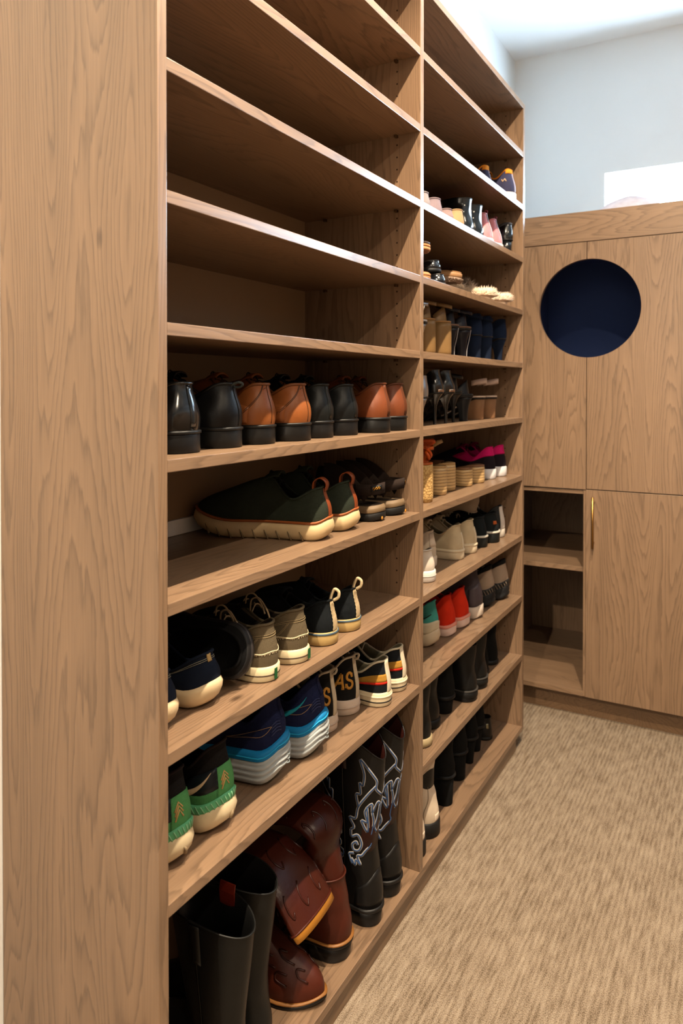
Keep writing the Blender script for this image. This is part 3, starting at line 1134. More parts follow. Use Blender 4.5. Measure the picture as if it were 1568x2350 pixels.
# shelf with the knit sneakers and the sport sandals
def knit_shoe(label, T, yaw, side):
    s = sneaker('knit_sneaker', label, 'dark green knit sneakers', T, Z_E, yaw, side, (42, 48, 38), (206, 178, 134), inner=(20, 20, 18), kind='knit',
                sole_h=.036, L=.304, W=.098, zh=.108, zd=.084, zt=.130, toe_h=.062, x0=.045, x1=.46, ow=.030, z0=.032, laces=True, lace=(24, 26, 24),
                zb=spring(.022, .010, .66, .09), sole_prof=[(-.004, 0), (.003, .004), (.009, .016), (.007, .026), (.003, .036)])
    l = s.l
    s.add('welt_band', l.slab([(.001, .0345), (.0052, .035), (.0052, .0395), (.001, .040)]), mat((150, 82, 40), 'leather'), s.sole)
    # grooves cut into the sole side
    gr = []
    for u in np.linspace(.16, .86, 9):
        for sg in (1, -1):
            y = sg * (l.W / 2 * float(plan(np.array([u]), **l.pl)[0]) + .0065)
            P = l.fin(np.array([[u * l.L - .002, y, .001], [u * l.L + .001, y + sg * .0022, .010], [u * l.L + .006, y + sg * .0018, .020]]))
            gr.append(tube(P, [.0022, .0018, .0006], 6))
    for q in gr:
        s.add('sole_groove', q, mat((120, 100, 72), 'rubber'), s.sole)
    # leather heel strap ending in a pull loop
    s.add('heel_strap', l.patch(-.020, .020, .0, .97, .002, 8, 10), mat((126, 58, 26), 'leather'), s.up)
    e = l.at(0, .97)
    P = catmull([e + [-.003, 0, -.006], e + [-.006, 0, .010], e + [.006, 0, .020], e + [.020, 0, .012], e + [.022, 0, -.010]], 5)
    n = len(P)
    Tn = np.gradient(P, axis=0); Tn /= np.linalg.norm(Tn, axis=1)[:, None]
    sd = np.tile(np.array([0, 1.0, 0]), (n, 1)); nr = np.cross(Tn, sd)
    s.add('pull_loop', strip(P, sd, .0115, nr, .0022), mat((132, 62, 28), 'leather'))
    return s
knit_shoe('dark green knit sneaker with tan heel loop lying nearest the front left', (-.794, 1.356), 15, 1)
knit_shoe('dark green knit sneaker with tan heel loop tucked behind its twin', (-.796, 1.462), 12, -1)

def sport_sandal(label, T, yaw, side):
    s = Shoe('sport_sandal', label, 'sandal', 'brown sport sandals by the partition', T, Z_E, yaw, side, L=.285, W=.088, z0=.03, zb=spring(.02, .004))
    l = s.l
    so = s.add('sole', l.slab([(.0, 0), (.004, .003), (.004, .017), (.002, .019)]), mat((24, 23, 22), 'rubber'))
    s.add('midsole', l.slab([(.002, .019), (.0045, .020), (.003, .024), (.0045, .028), (.003, .030), (.001, .036)]), mat((118, 96, 70), 'rubber'))
    s.add('footbed', l.slab([(-.003, .034), (-.003, .037), (-.006, .038)]), mat((50, 40, 32), 'suede'))
    c = mat((44, 34, 29), 'suede')
    n = 16
    def side_panel(sg):
        V, F = [], []
        for lay in (0, .003):
            for i in range(n + 1):
                u = .07 + .45 * i / n
                y = sg * (l.W / 2 * float(plan(np.array([u]), **l.pl)[0]) - .002 - lay)
                top = .052 + .084 * math.sin(min(1, (u - .05) / .42) * math.pi / 2)
                low = .034 + (.028 * max(0, math.sin((u - .10) / .20 * math.pi)) if .10 < u < .30 else 0)
                if u < .12: top = .088; low = .060
                V.append((u * l.L, y, low)); V.append((u * l.L, y * (.94 if u > .12 else .97), top))
        m = 2 * (n + 1)
        for i in range(n):
            a = 2 * i
            F.append((a, a + 2, a + 3, a + 1)); F.append((a + m, a + 1 + m, a + 3 + m, a + 2 + m)); F.append((a + 1, a + 3, a + 3 + m, a + 1 + m)); F.append((a, a + m, a + 2 + m, a + 2))
        return l.fin(np.array(V)), F
    s.add('quarter', join_meshes([side_panel(1), side_panel(-1)]), c)
    # strap round the back of the heel with small orange marks
    P, sd, nr = [], [], []
    for a in np.linspace(-1.9, 1.9, 25):
        P.append((.045 - .045 * math.cos(a), .037 * math.sin(a) * (1 if abs(a) < 1.57 else 1.0), .076)); nr.append((-math.cos(a), math.sin(a), 0)); sd.append((0, 0, 1))
    P = l.fin(np.array(P)); nr = np.array(nr); nr[:, 1] *= side
    bs = s.add('heel_strap', strip(P, np.array(sd, float), .013, nr, .003), c)
    P, sd, nr = [], [], []
    for a in np.linspace(.25, .95, 10):
        P.append((.045 - .0485 * math.cos(a), .0405 * math.sin(a), .078)); nr.append((-math.cos(a), math.sin(a), 0)); sd.append((0, 0, 1))
    P = l.fin(np.array(P)); nr = np.array(nr); nr[:, 1] *= side
    s.add('badge', strip(P, np.array(sd, float), .007, nr, .001), mat((18, 16, 15), 'rubber'), bs)
    mk = []
    for q in (3, 5, 7):
        mk.append(tube([P[q] + nr[q] * .0012 + [0, 0, -.0032], P[q + 1] + nr[q] * .0012 + [0, 0, .0], P[q] + nr[q] * .0012 + [0, 0, .0032], P[q - 1] + nr[q] * .0012], .0008, 5, True))
    s.add('badge_mark', join_meshes(mk), mat((222, 148, 30), 'rubber'), bs)
    s.add('strap', strap_over(l, .50 * l.L, .118, .022, 0, .015, .003), c)
    s.add('strap', strap_over(l, .74 * l.L, .082, .018, 0, .01, .003), c)
    s.add('sole_stud', rings_mesh(np.array([[(-.0045 - k, side * .012 + r * math.cos(t), .008 + r * math.sin(t)) for t in np.linspace(0, 2 * math.pi, 11)[:-1]] for k, r in ((-.001, .0045), (.0, .004), (.0006, .002))])), mat((196, 128, 44), 'rubber'), so)
sport_sandal('dark brown sport sandal with open heel beside the knit sneakers', (-.792, 1.600), 2, 1)
sport_sandal('dark brown sport sandal with open heel against the partition', (-.787, 1.699), 0, -1)

# shelf with the navy slip-ons, boat shoes and canvas sneakers
def navy(label, T, yaw, side):
    s = sneaker('slip_on_shoe', label, 'navy slip-on shoes with cream soles', T, Z_F, yaw, side, (22, 30, 46), (232, 206, 164), inner=(12, 13, 18), kind='suede',
                sole_h=.030, L=.275, W=.078, heelw=.94, waist=.88, zh=.084, zd=.058, zt=.098, toe_h=.055, x0=.05, x1=.50, ow=.030, laces=False, tongue=True, tonguec=(14, 16, 22), cat='shoe',
                z0=.026, zb=spring(.018, .014, .68, .16), sole_prof=[(-.008, 0), (-.001, .004), (.004, .014), (.005, .024), (.002, .033)])
    l = s.l
    s.add('stitching', join_meshes([l.ribbon([(p, .86) for p in np.linspace(-.25, .25, 14)], .0004, .0006, .0006), l.ribbon([(p, .80) for p in np.linspace(-.25, .25, 14)], .0004, .0006, .0006)]), mat((150, 146, 130), 'canvas'), s.up)
    e = l.at(0, .94)
    s.add('heel_tape', l.ribbon([(.012, .72), (.012, .98)], .0045, .0008, .0014, 3), mat((196, 166, 112), 'canvas'), s.up)
    s.add('size_label', strip(np.array([l.at(-.18, .97) + np.array(d) for d in ((0, .006 * side, -.006), (0, .010 * side, -.020))]), np.array([[1.0, 0, .1]] * 2), .013, np.array([[0, side * 1.0, .4]] * 2), .0006), mat((200, 176, 140), 'canvas'), s.lin)
    f = l.G[-1][l.N // 2 + 5 * side]
    s.add('throat_tape', strip(np.array([f + [0, -.012, .004], f + [0, 0, .008], f + [0, .012, .004]]), np.array([[1.0, 0, 0]] * 3), .004, np.array([[0, 0, 1.0]] * 3), .0015), mat((196, 166, 112), 'canvas'), s.up)
    s.add('sole_relief', join_meshes([tube(catmull([l.fin(np.array([[-.0040 + .10 * abs(t) ** 2, .040 * t * side, .016 + k * math.cos(t * 4)]]))[0] for t in np.linspace(-.9, .9, 11)], 2), .0008, 5) for k in (.004, .008)]), mat((206, 178, 132), 'rubber'), s.sole)
    return s
navy('navy slip-on shoe with cream sole cut off by the near side panel', (-.809, .888), 0, 1)
navy('navy slip-on shoe with cream sole and a paper label inside', (-.806, .985), 4, -1)

# black clog lying tipped on its edge
s = sneaker('clog', 'black rubber-soled clog tipped on its side against the grey boat shoe', None, (-.800, 1.052), Z_F, 8, 1, (14, 14, 15), (24, 23, 24), kind='suede', laces=False, tongue=False,
            sole_h=.026, L=.285, W=.108, zh=.036, zd=.034, zt=.055, toe_h=.045, x0=.02, x1=.60, ow=.036, cat='shoe', inner=(10, 10, 11))
s.o.rotation_euler = (R(-74), 0, R(180 + 6))
s.o.location = (-.800, 1.066, Z_F + .0585)
s.add('sole_rim', s.l.slab([(.0046, .008), (.0056, .010), (.0056, .013), (.0046, .015)]), mat((52, 48, 48), 'rubber', .35), s.sole)

def boat_shoe(label, T, yaw, side):
    s = sneaker('boat_shoe', label, 'grey-brown canvas boat shoes', T, Z_F, yaw, side, (98, 86, 66), (222, 206, 168), inner=(40, 32, 24), kind='canvas', sole_h=.028, L=.285, W=.084,
                zh=.104, zd=.078, zt=.098, toe_h=.062, x0=.03, x1=.50, ow=.030, lace=(188, 164, 128), tonguec=(34, 30, 26), cat='shoe')
    l = s.l
    s.add('sole_line', l.slab([(.0046, .0115), (.0054, .012), (.0054, .0135), (.0046, .014)]), mat((70, 56, 40), 'rubber'), s.sole)
    V, F = l.ribbon([(p, .34 + .02 * math.sin(p * 60)) for p in np.linspace(-.10, .16, 22)], .0012, .0004, .0012, 2)
    s.add('frayed_edge', join_meshes([(V, F)] + [l.ribbon([(p, .34), (p + rng.uniform(-.006, .006), .34 - rng.uniform(.03, .07))], .0005, .0008, .0005, 2) for p in np.linspace(-.10, .16, 36)]), mat((214, 196, 160), 'canvas'), s.up)
    s.add('stitching', join_meshes([l.ribbon([(p, hh) for p in np.linspace(-.2, .2, 16)], .0004, .0006, .0006, 2) for hh in (.72, .77)] + [l.ribbon([(.10, .70), (.13, .4), (.165, .05)], .0004, .0006, .0006), l.ribbon([(.107, .70), (.137, .4), (.172, .05)], .0004, .0006, .0006)]), mat((160, 140, 104), 'canvas'), s.up)
    s.add('green_tab', strip(np.array([l.fin(np.array([[-.0050, .006, z]]))[0] for z in (.004, .024)]), np.array([[0, 1.0, 0]] * 2), .0045, np.array([[-1.0, 0, 0]] * 2), .001), mat((22, 92, 48), 'rubber'), s.sole, False)
    # dark leather collar and loose rawhide lace ends
    s.add('vamp', l.patch(.26, .74, .06, .93, .0015, 20, 8), mat((28, 26, 25), 'suede'), s.up)
    for k in range(2):
        c = l.at(.40 - .05 * k, 1.0)
        s.add('lace_end', tube(catmull([c, c + [-.01, .01, .028], c + [-.03, .014, .034], c + [-.05, .018, .016], c + [-.06, .022, .0]], 5), .0018, 5), mat((176, 152, 118), 'canvas'))
    return s
boat_shoe('grey-brown canvas boat shoe with green heel tab, left of its pair', (-.784, 1.135), 4, 1)
boat_shoe('grey-brown canvas boat shoe with green heel tab, right of its pair', (-.784, 1.228), 4, -1)

def tab_sneaker(label, T, yaw, side):
    s = sneaker('canvas_sneaker', label, 'black canvas sneakers with cream pull tabs', T, Z_F, yaw, side, (22, 26, 29), (190, 160, 104), inner=(12, 13, 14), kind='canvas', sole_h=.028, L=.28, W=.087,
                zh=.092, zd=.064, zt=.092, toe_h=.056, x0=.03, x1=.53, ow=.030, lace=(24, 26, 28))
    l = s.l
    s.add('sole_line', l.slab([(.0046, .0225), (.0056, .023), (.0056, .0258), (.0036, .0265)]), mat((66, 84, 96), 'rubber'), s.sole)
    s.add('heel_tape', l.patch(-.016, .016, .02, .97, .0016, 6, 10), mat((196, 172, 134), 'canvas'), s.up)
    zz = []
    for sg in (-1, 1):
        zz.append(l.ribbon([(sg * (.016 + .004 * (k % 2)), .06 + k * .06) for k in range(15)], .0006, .001, .001, 1, smooth=False))
    s.add('zigzag_stitch', join_meshes(zz), mat((208, 188, 150), 'canvas'), s.up)
    e = l.at(0, .97)
    P = catmull([e + [.004, 0, -.004], e + [-.001, 0, .014], e + [-.008, 0, .026], e + [-.018, 0, .022], e + [-.017, 0, .010], e + [-.006, 0, .002]], 5)
    s.add('pull_loop', tube(P, .0034, 7), mat((206, 184, 146), 'canvas'))
    return s
tab_sneaker('black canvas sneaker with cream heel tape beside the grey boat shoes', (-.784, 1.357), 3, 1)
tab_sneaker('black canvas sneaker with cream heel tape nearest the partition', (-.785, 1.450), 2, -1)

# shelf of sports shoes
def swoosh(l, p0, h0, k=1.0, flip=1):
    """check-like curved mark: tail high at the heel, hook towards the toe"""
    pts = [(p0, h0 + .20), (p0 + .035 * k, h0 + .05), (p0 + .075 * k, h0 - .07), (p0 + .115 * k, h0 - .12), (p0 + .142 * k, h0 - .06), (p0 + .150 * k, h0 + .05)]
    return l.ribbon(pts, [.0003, .0026 * k, .0052 * k, .0078 * k, .0064 * k, .0004], .0022, .0006, 6)

def green_runner(label, T, yaw, side):
    s = sneaker('running_shoe', label, 'green and black running shoes', T, Z_G, yaw, side, (24, 22, 22), (226, 206, 168), inner=(20, 16, 16), kind='knit', sole_h=.040, L=.285, W=.080, heelw=.95, waist=.88,
                zh=.142, zd=.105, zt=.125, toe_h=.065, x0=.05, x1=.42, ow=.032, z0=.034, bulge=.008, lace=(30, 30, 30), collar=(40, 32, 31),
                zb=spring(.024, .016, .62, .14), sole_prof=[(-.006, 0), (.004, .004), (.008, .018), (.006, .030), (.002, .042)])
    l = s.l
    s.add('green_panel', l.patch(-.16, .052, lambda u: .02, lambda u: .62, .0016, 20, 6), mat((84, 150, 90), 'canvas'), s.up)
    s.add('lower_panel', l.patch(.05, .33, lambda u: .02, lambda u: .26 + .10 * u, .0014, 16, 4), mat((76, 140, 84), 'canvas'), s.up)
    s.add('black_panel', l.patch(.048, .33, lambda u: .26 + .06 * u, lambda u: .64, .0019, 14, 4), mat((22, 28, 34), 'leather'), s.up)
    s.add('heel_rope', l.patch(-.2, .2, .0, .13, .0045, 26, 3), mat((100, 186, 134), 'rubber'), s.up)
    s.add('rope_twist', join_meshes([l.ribbon([(p, .02), (p + .012, .12)], .0009, .0048, .0008, 2) for p in np.linspace(-.19, .18, 26)]), mat((150, 214, 168), 'rubber'), s.up)
    s.add('chevron_mark', join_meshes([l.ribbon([(.004, .24 + k), (.018, .36 + k), (.036, .22 + k)], .0013, .0020, .0006, 1, smooth=False) for k in (0, .07, .14)]), mat((214, 170, 110), 'rubber'), s.up)
    s.add('side_mark', swoosh(l, .075, .40, .9), mat((206, 180, 146), 'rubber'), s.up, label='cream curved check mark')
    s.add('heel_notch', tube(l.fin(np.array([[-.004, .0, .004], [-.0075, .002, .012], [-.0065, .006, .018]])), [.004, .003, .001], 6), mat((150, 130, 100), 'rubber'), s.sole)
    return s
green_runner('green and black running shoe cut off by the near side panel', (-.807, .908), 0, 1)
green_runner('green and black running shoe with cream check mark, beside its half-hidden twin', (-.805, 1.008), 2, -1)

def blue_runner(label, T, yaw, side, light):
    s = sneaker('running_shoe', label, 'navy running shoes with thick blue and grey soles', T, Z_G, yaw, side, (26, 32, 66), (176, 182, 184), inner=(14, 16, 30), kind='knit', sole_h=.050, L=.284, W=.096, heelw=.92, waist=.86,
                zh=.152, zd=.112, zt=.135, toe_h=.085, x0=.05, x1=.45, ow=.033, z0=.062, bulge=.007, lace=(20, 60, 80), collar=(22, 28, 60), tonguec=(20, 26, 56),
                zb=spring(.030, .022, .60, .15), sole_prof=[(-.010, 0), (.001, .004), (.009, .013), (.010, .017), (.0055, .020), (.011, .024), (.0115, .028), (.006, .031), (.011, .035), (.0105, .039), (.0055, .042), (.009, .046), (.006, .050)])
    l = s.l
    s.add('blue_midsole', l.slab([(.006, .049), (.0095, .051), (.007, .056), (.0085, .060), (.006, .066), (.0, .070)]), mat((20, 128, 190), 'rubber'), s.sole)
    s.add('midsole_line', l.slab([(.0085, .0555), (.0100, .0560), (.0090, .0575), (.006, .0580)]), mat((40, 168, 222), 'rubber'), s.sole)
    s.add('heel_loop', l.patch(-.014, .014, .45, .99, .003, 6, 8), mat((24, 30, 62), 'canvas'), s.up)
    edge = [(.07, .44), (.11, .50), (.17, .50), (.24, .46), (.17, .38), (.11, .34), (.07, .44)]
    s.add('outline_mark', l.ribbon(edge, .0006, .0012, .0006, 5), mat((140, 112, 90), 'rubber'), s.up, label='thin outline of a curved check mark')
    if light:
        s.add('side_mark', swoosh(l, .10, .50, .8), mat((22, 140, 160), 'rubber'), s.up, label='turquoise curved check mark')
    s.add('heel_lines', join_meshes([l.ribbon([(.03, .20 + k * .07), (.05, .26 + k * .07), (.075, .24 + k * .07)], .0012, .001, .001, 3) for k in range(4)]), mat((38, 46, 86), 'rubber'), s.up)
    s.add('sole_arc', join_meshes([tube(catmull([l.fin(np.array([[-.0115 + .16 * t * t, .046 * t * side, .012 + .008 * k + .010 * t * t]]))[0] for t in np.linspace(-.8, .8, 9)], 3), .0014, 6) for k in (0, 1, 2)]), mat((140, 150, 152), 'rubber'), s.sole)
    s.add('crash_pad', l.slab([(-.014, -.0005), (-.005, .001), (-.006, .003)]), mat((96, 118, 104), 'rubber'), s.sole)
    return s
blue_runner('navy running shoe on a thick blue and grey sole, left of its pair', (-.812, 1.205), 15, 1, False)
blue_runner('navy running shoe with turquoise mark on a thick sole, right of its pair', (-.798, 1.320), 13, -1, True)

def letter(l, ch, p, h, pw, hh):
    """strokes of a letter laid on the surface; p is its left edge (towards the toe), text runs towards the heel"""
    G = {'A': [[(0, 0), (.42, 1)], [(.42, 1), (.58, 1)], [(.58, 1), (1, 0)], [(.20, .38), (.80, .38)], [(-.12, 0), (.16, 0)], [(.82, 0), (1.12, 0)]],
         'S': [[(.92, .78), (.72, .98), (.34, 1.0), (.08, .82), (.16, .60), (.5, .50), (.84, .40), (.94, .18), (.66, .0), (.28, .02), (.06, .22)], [(.92, .98), (.92, .70)], [(.06, .02), (.06, .30)]]}[ch]
    out = []
    for st in G:
        pts = [(p - u * pw, h + v * hh) for u, v in st]
        if len(pts) == 2:
            (a, b), (c, d) = pts
            pts = [(a + (c - a) * k / 5, b + (d - b) * k / 5) for k in range(6)]
        out.append(l.ribbon(pts, .0030, .0012, .0006, 3))
    return out
def letter_sneaker(label, T, yaw, side):
    s = sneaker('lettered_sneaker', label, 'black sneakers with gold letters and white soles', T, Z_G, yaw, side, (24, 24, 24), (214, 194, 176), inner=(170, 156, 130), kind='canvas', sole_h=.036, L=.268, W=.084,
                zh=.134, zd=.088, zt=.118, toe_h=.062, x0=.04, x1=.46, ow=.031, z0=.03, lace=(200, 190, 170), collar=(206, 192, 168), tonguec=(196, 184, 160), lean=-.02)
    l = s.l
    s.add('heel_strip', l.patch(-.018, .018, .0, 1.0, .0022, 6, 10), mat((206, 190, 164), 'canvas'), s.up)
    s.add('sole_line', l.slab([(.0046, .0165), (.0062, .0172), (.0062, .0195), (.0046, .020)]), mat((190, 170, 154), 'rubber'), s.sole)
    lt = letter(l, 'S', .082, .30, .040, .36) + letter(l, 'A', .138, .30, .044, .36)
    s.add('lettering', join_meshes(lt), mat((190, 134, 52), 'rubber'), s.up, label='gold letters AS')
    e = l.at(0, .99)
    s.add('pull_loop', tube(catmull([e + [.004, 0, -.004], e + [-.006, 0, .006], e + [-.014, 0, .006], e + [-.010, 0, -.004], e + [0, 0, -.008]], 4), .0028, 6), mat((206, 190, 164), 'canvas'))
    return s
letter_sneaker('black and cream sneaker with gold letters, left of its pair behind the navy runner', (-.828, 1.432), 5, 1)
letter_sneaker('black and cream sneaker with gold letters, right of its pair', (-.828, 1.527), 5, -1)

def stripe_sneaker(label, T, yaw, side):
    s = sneaker('striped_sneaker', label, 'black sneakers with gold and red stripes', T, Z_G, yaw, side, (26, 29, 33), (224, 206, 172), inner=(128, 120, 96), kind='canvas', sole_h=.034, L=.27, W=.080,
                zh=.108, zd=.074, zt=.102, toe_h=.058, x0=.03, x1=.52, ow=.031, z0=.028, lace=(210, 200, 180), collar=(214, 202, 176))
    l = s.l
    s.add('gold_stripe', l.patch(.018, .24, .36, .60, .0014, 16, 4), mat((176, 128, 50), 'canvas'), s.up)
    s.add('red_stripe', l.patch(.018, .24, .29, .36, .0014, 16, 2), mat((196, 44, 30), 'canvas'), s.up)
    s.add('heel_strip', l.patch(-.022, .022, .0, 1.0, .0026, 6, 10), mat((222, 208, 182), 'leather'), s.up)
    s.add('sole_line', l.slab([(.0046, .0105), (.0054, .011), (.0054, .0130), (.0046, .0135)]), mat((30, 26, 24), 'rubber'), s.sole)
    s.add('sole_lip', l.slab([(.0046, .0225), (.0064, .0232), (.0064, .0262), (.0040, .027)]), mat((226, 210, 178), 'rubber'), s.sole)
    return s
stripe_sneaker('black sneaker with gold and red stripes, left of its pair', (-.780, 1.614), 1, 1)
stripe_sneaker('black sneaker with gold and red stripes against the partition', (-.785, 1.702), 0, -1)

# bottom of the near bay: boots
gb = 'boots on the bottom board of the near bay'
def tall_boot(label, T, yaw, side, tabbed):
    s = boot('tall_boot', label, gb, T, Z_K, yaw, side, (22, 22, 21), top=.325, sole_h=.03, heel=True, L=.29, W=.076, heelw=.9, pat='leather', zh=.11, zd=.10, zt=.13,
             shaft=[(.16, .006, .13, .039), (.25, -.006, .150, .046), (.325, -.014, .166, .049)], scal=.014, inner=(12, 12, 12), x1=.48, ow=.036)
    l = s.l
    s.add('side_seam', l.ribbon([(.24, .9), (.25, 1.3), (.25, 1.7), (.25, 1.98)], .0012, .0002, .0012), mat((12, 12, 12), 'leather'), s.up)
    for p in (.25, .75):
        s.add('pull_strap', l.ribbon([(p, 1.72), (p, 1.85), (p, 1.99)], .012, .0008, .002), mat((26, 25, 24), 'leather'), s.up)
    if tabbed:
        c = l.at(.75, 1.99)
        P = np.array([c + [0, .000, -.034], c + [0, .004 * side, -.016], c + [0, .006 * side, .004], c + [0, .003 * side, .020]])
        s.add('leather_tag', strip(P, np.array([[1.0, 0, 0]] * 4), .017, np.array([[0, 1.0 * side, .1]] * 4), .003), mat((112, 34, 18), 'leather'), s.up, False, 'red-brown leather tag')
    return s
tall_boot('black pull-on boot with a red-brown leather tag inside its rim', (-.770, 1.022), 0, 1, True)
tall_boot('black pull-on boot standing behind the one with the red-brown tag', (-.798, 1.122), 0, -1, False)

def cowboy(label, T, yaw, side):
    s = boot('cowboy_boot', label, gb, T, Z_K, yaw, side, (17, 16, 16), top=.425, sole_h=.045, heel=None, L=.285, W=.090, n=1.6, zh=.095, zd=.088, zt=.125, toe_h=.06, x1=.50, ow=.042,
             shaft=[(.165, .012, .130, .043), (.285, -.004, .156, .048), (.385, -.010, .168, .050)], scal=.055, inner=(44, 16, 12), z0=.010, zb=pitch(.034, .26, .66, .012))
    # western heel and thin sole instead of the flat one
    l = s.l
    for ch in list(s.o.children):
        if ch.name.startswith('sole'): bpy.data.objects.remove(ch)
    s.add('sole', l.slab([(.001, .001), (.005, .002), (.005, .008), (.0, .010)]), mat((26, 24, 23), 'rubber', .4))
    s.add('heel', l.heel(.27, [(.92, .0), (.95, .05), (.98, .5), (1.05, 1)], .002), mat((24, 23, 23), 'rubber', .4))
    s.add('side_seam', l.ribbon([(.27, 1.0), (.26, 1.4), (.25, 1.98)], .0018, .0002, .0014), mat((24, 22, 22), 'leather'), s.up)
    s.add('heel_counter', l.patch(-.14, .14, .02, lambda u: .55 + .4 * math.sin(u * math.pi), .0012, 20, 6), mat((20, 19, 19), 'leather'), s.up)
    pale, blue = mat((164, 158, 152), 'canvas'), mat((64, 88, 128), 'canvas')
    # flame motif drawn on a 250 x 550 grid from the back seam to the side seam
    motif = [[(10, 185), (65, 145), (70, 85), (160, 0), (142, 65), (148, 125), (165, 115), (160, 165), (182, 170), (170, 225)],
             [(70, 125), (120, 170), (170, 225), (185, 275), (220, 275), (195, 315), (215, 330)],
             [(15, 225), (45, 215), (80, 255), (90, 215), (130, 245), (110, 295), (150, 285), (100, 340), (120, 225)],
             [(80, 255), (60, 305), (75, 375), (65, 410), (110, 445), (140, 475), (170, 480), (148, 540), (180, 505), (185, 545), (210, 500), (205, 535), (230, 475), (195, 460)],
             [(215, 330), (210, 365), (170, 355), (142, 400), (160, 440), (195, 440), (205, 410), (180, 390), (170, 410)],
             [(15, 225), (25, 285), (45, 325), (15, 355)]]
    motif = [[(x / 250 * .25, 1.90 - y / 550 * .80) for x, y in q] for q in motif]
    P, B = [], []
    for sg in (1, -1):
        for off in (0, .5):
            f = lambda q: (sg * q[0] if not off else sg * (.5 - q[0]), q[1])
            for path in motif:
                pts = [f(q) for q in path]
                P.append(l.ribbon(pts, .0034, .0006, .0006, 5))
                B.append(l.ribbon(pts, .0016, .0013, .0006, 5))
    s.add('embroidery', join_meshes(P), pale, s.up, label='pale flame embroidery')
    s.add('embroidery_core', join_meshes(B), blue, s.up, label='blue thread inside the flame embroidery')
    for p in (.25, .75):
        s.add('pull_strap', l.ribbon([(p, 1.80), (p, 1.9), (p, 1.99)], .011, .0008, .0022), mat((40, 18, 16), 'leather'), s.up)
    return s
cowboy('black cowboy boot with flame embroidery, nearer of the upright pair', (-.768, 1.545), 0, 1)
cowboy('black cowboy boot with flame embroidery against the partition', (-.772, 1.650), 0, -1)

def loft_path(path, widths, thick, n=28, cap0=True, cap1=False):
    """flattened tube through path points (x,z) in the local xz-plane; ellipse axes: width across y, thickness in plane"""
    P = catmull(path, 5)
    m = len(P)
    w = np.interp(np.linspace(0, 1, m), np.linspace(0, 1, len(widths)), widths)
    t = np.interp(np.linspace(0, 1, m), np.linspace(0, 1, len(thick)), thick)
    Tn = np.gradient(P, axis=0); Tn /= np.linalg.norm(Tn, axis=1)[:, None]
    rows = []
    for i in range(m):
        nx, nz = -Tn[i][1], Tn[i][0]
        rows.append([(P[i][0] + nx * t[i] * math.sin(a), w[i] * math.cos(a), P[i][1] + nz * t[i] * math.sin(a)) for a in np.linspace(0, 2 * math.pi, n + 1)[:-1]])
    return np.array(rows)

def brown_boot(label, T, yaw, side, path):
    s = boot('cowboy_boot', label, gb, T, Z_K, yaw, side, (74, 30, 18), top=.17, sole_h=.045, heel=None, L=.29, W=.098, n=1.7, zh=.09, zd=.085, zt=.115, toe_h=.058, x1=.50, ow=.040,
             shaft=[(.125, .014, .120, .044), (.145, .014, .118, .043)], inner=(60, 26, 14), z0=.012, pat='leather', zb=pitch(.032, .26, .66, .010))
    l = s.l
    for ch in list(s.o.children):
        if ch.name.startswith('sole'): bpy.data.objects.remove(ch)
    s.add('sole', l.slab([(.001, .001), (.005, .002), (.005, .007), (.0, .009)]), mat((26, 22, 20), 'rubber', .4))
    s.add('welt', l.slab([(.003, .0085), (.0060, .009), (.0060, .0115), (.0, .0125)]), mat((140, 92, 44), 'leather'))
    s.add('heel', l.heel(.27, [(.92, .0), (.95, .05), (.99, .5), (1.05, 1)], .002), mat((28, 25, 24), 'rubber', .4))
    Rg = loft_path(path, [.043, .056, .066, .072, .076, .078], [.050, .040, .026, .024, .022, .024])
    sh = s.add('folded_shaft', rings_mesh(Rg, False, False), mat((62, 24, 15), 'leather', .3), label='shaft flopped over at the ankle')
    ins = []
    c = Rg[-1].mean(0)
    ax = c - Rg[-4].mean(0); ax /= np.linalg.norm(ax)
    for k, f in ((0, .99), (.016, .97), (.016, .93)):
        ins.append(c + (Rg[-1] - c) * f + ax * k)
    ins.append(Rg[-3].mean(0) + (Rg[-3] - Rg[-3].mean(0)) * .85)
    s.add('lining', rings_mesh(np.array(ins), False, True), mat((176, 116, 40), 'leather'), sh)
    s.add('rim', tube(Rg[-1], .0024, 6, True), mat((70, 26, 16), 'leather'), sh)
    # tooling: raised curls on shaft and vamp
    tl = []
    m = len(Rg)
    def shp(u, a):
        r = u * (m - 1); i = min(int(r), m - 2); f = r - i
        n = Rg.shape[1]; j = a / (2 * math.pi) * n; j0 = int(j) % n; g_ = j - int(j)
        q = lambda ii: Rg[ii][j0] * (1 - g_) + Rg[ii][(j0 + 1) % n] * g_
        return q(i) * (1 - f) + q(i + 1) * f
    for a0 in (.4, 1.1, 1.8, 2.5, 3.6, 4.4, 5.2):
        for u0 in (.40, .62, .82):
            pts = [shp(u0 + du, a0 + da) for du, da in ((0, 0), (.03, .14), (.08, .18), (.12, .08), (.09, -.04))]
            tl.append(tube(catmull(pts, 3), .0022, 5))
    for q in tl:
        s.add('tooled_curl', q, mat((52, 20, 13), 'leather', .3), sh)
    tv = []
    for p0 in (.30, .36, .43, .57, .64, .70):
        for h0 in (.25, .5):
            tv.append(l.ribbon([(p0, h0), (p0 + .02, h0 + .10), (p0 + .005, h0 + .20), (p0 - .02, h0 + .15)], .002, 0, .002, 4))
    for q in tv:
        s.add('vamp_tooling', q, mat((52, 20, 13), 'leather', .3), s.up)
    s.add('side_seam', l.ribbon([(.25, .1), (.25, .5), (.26, .98)], .0024, .0002, .002), mat((60, 24, 16), 'leather'), s.up)
    return s
brown_boot('tooled brown cowboy boot, toe to the front, shaft folded over it', (-1.058, 1.272), 184, 1, [(.066, .16), (.060, .215), (.085, .262), (.150, .268), (.215, .235), (.262, .178)])
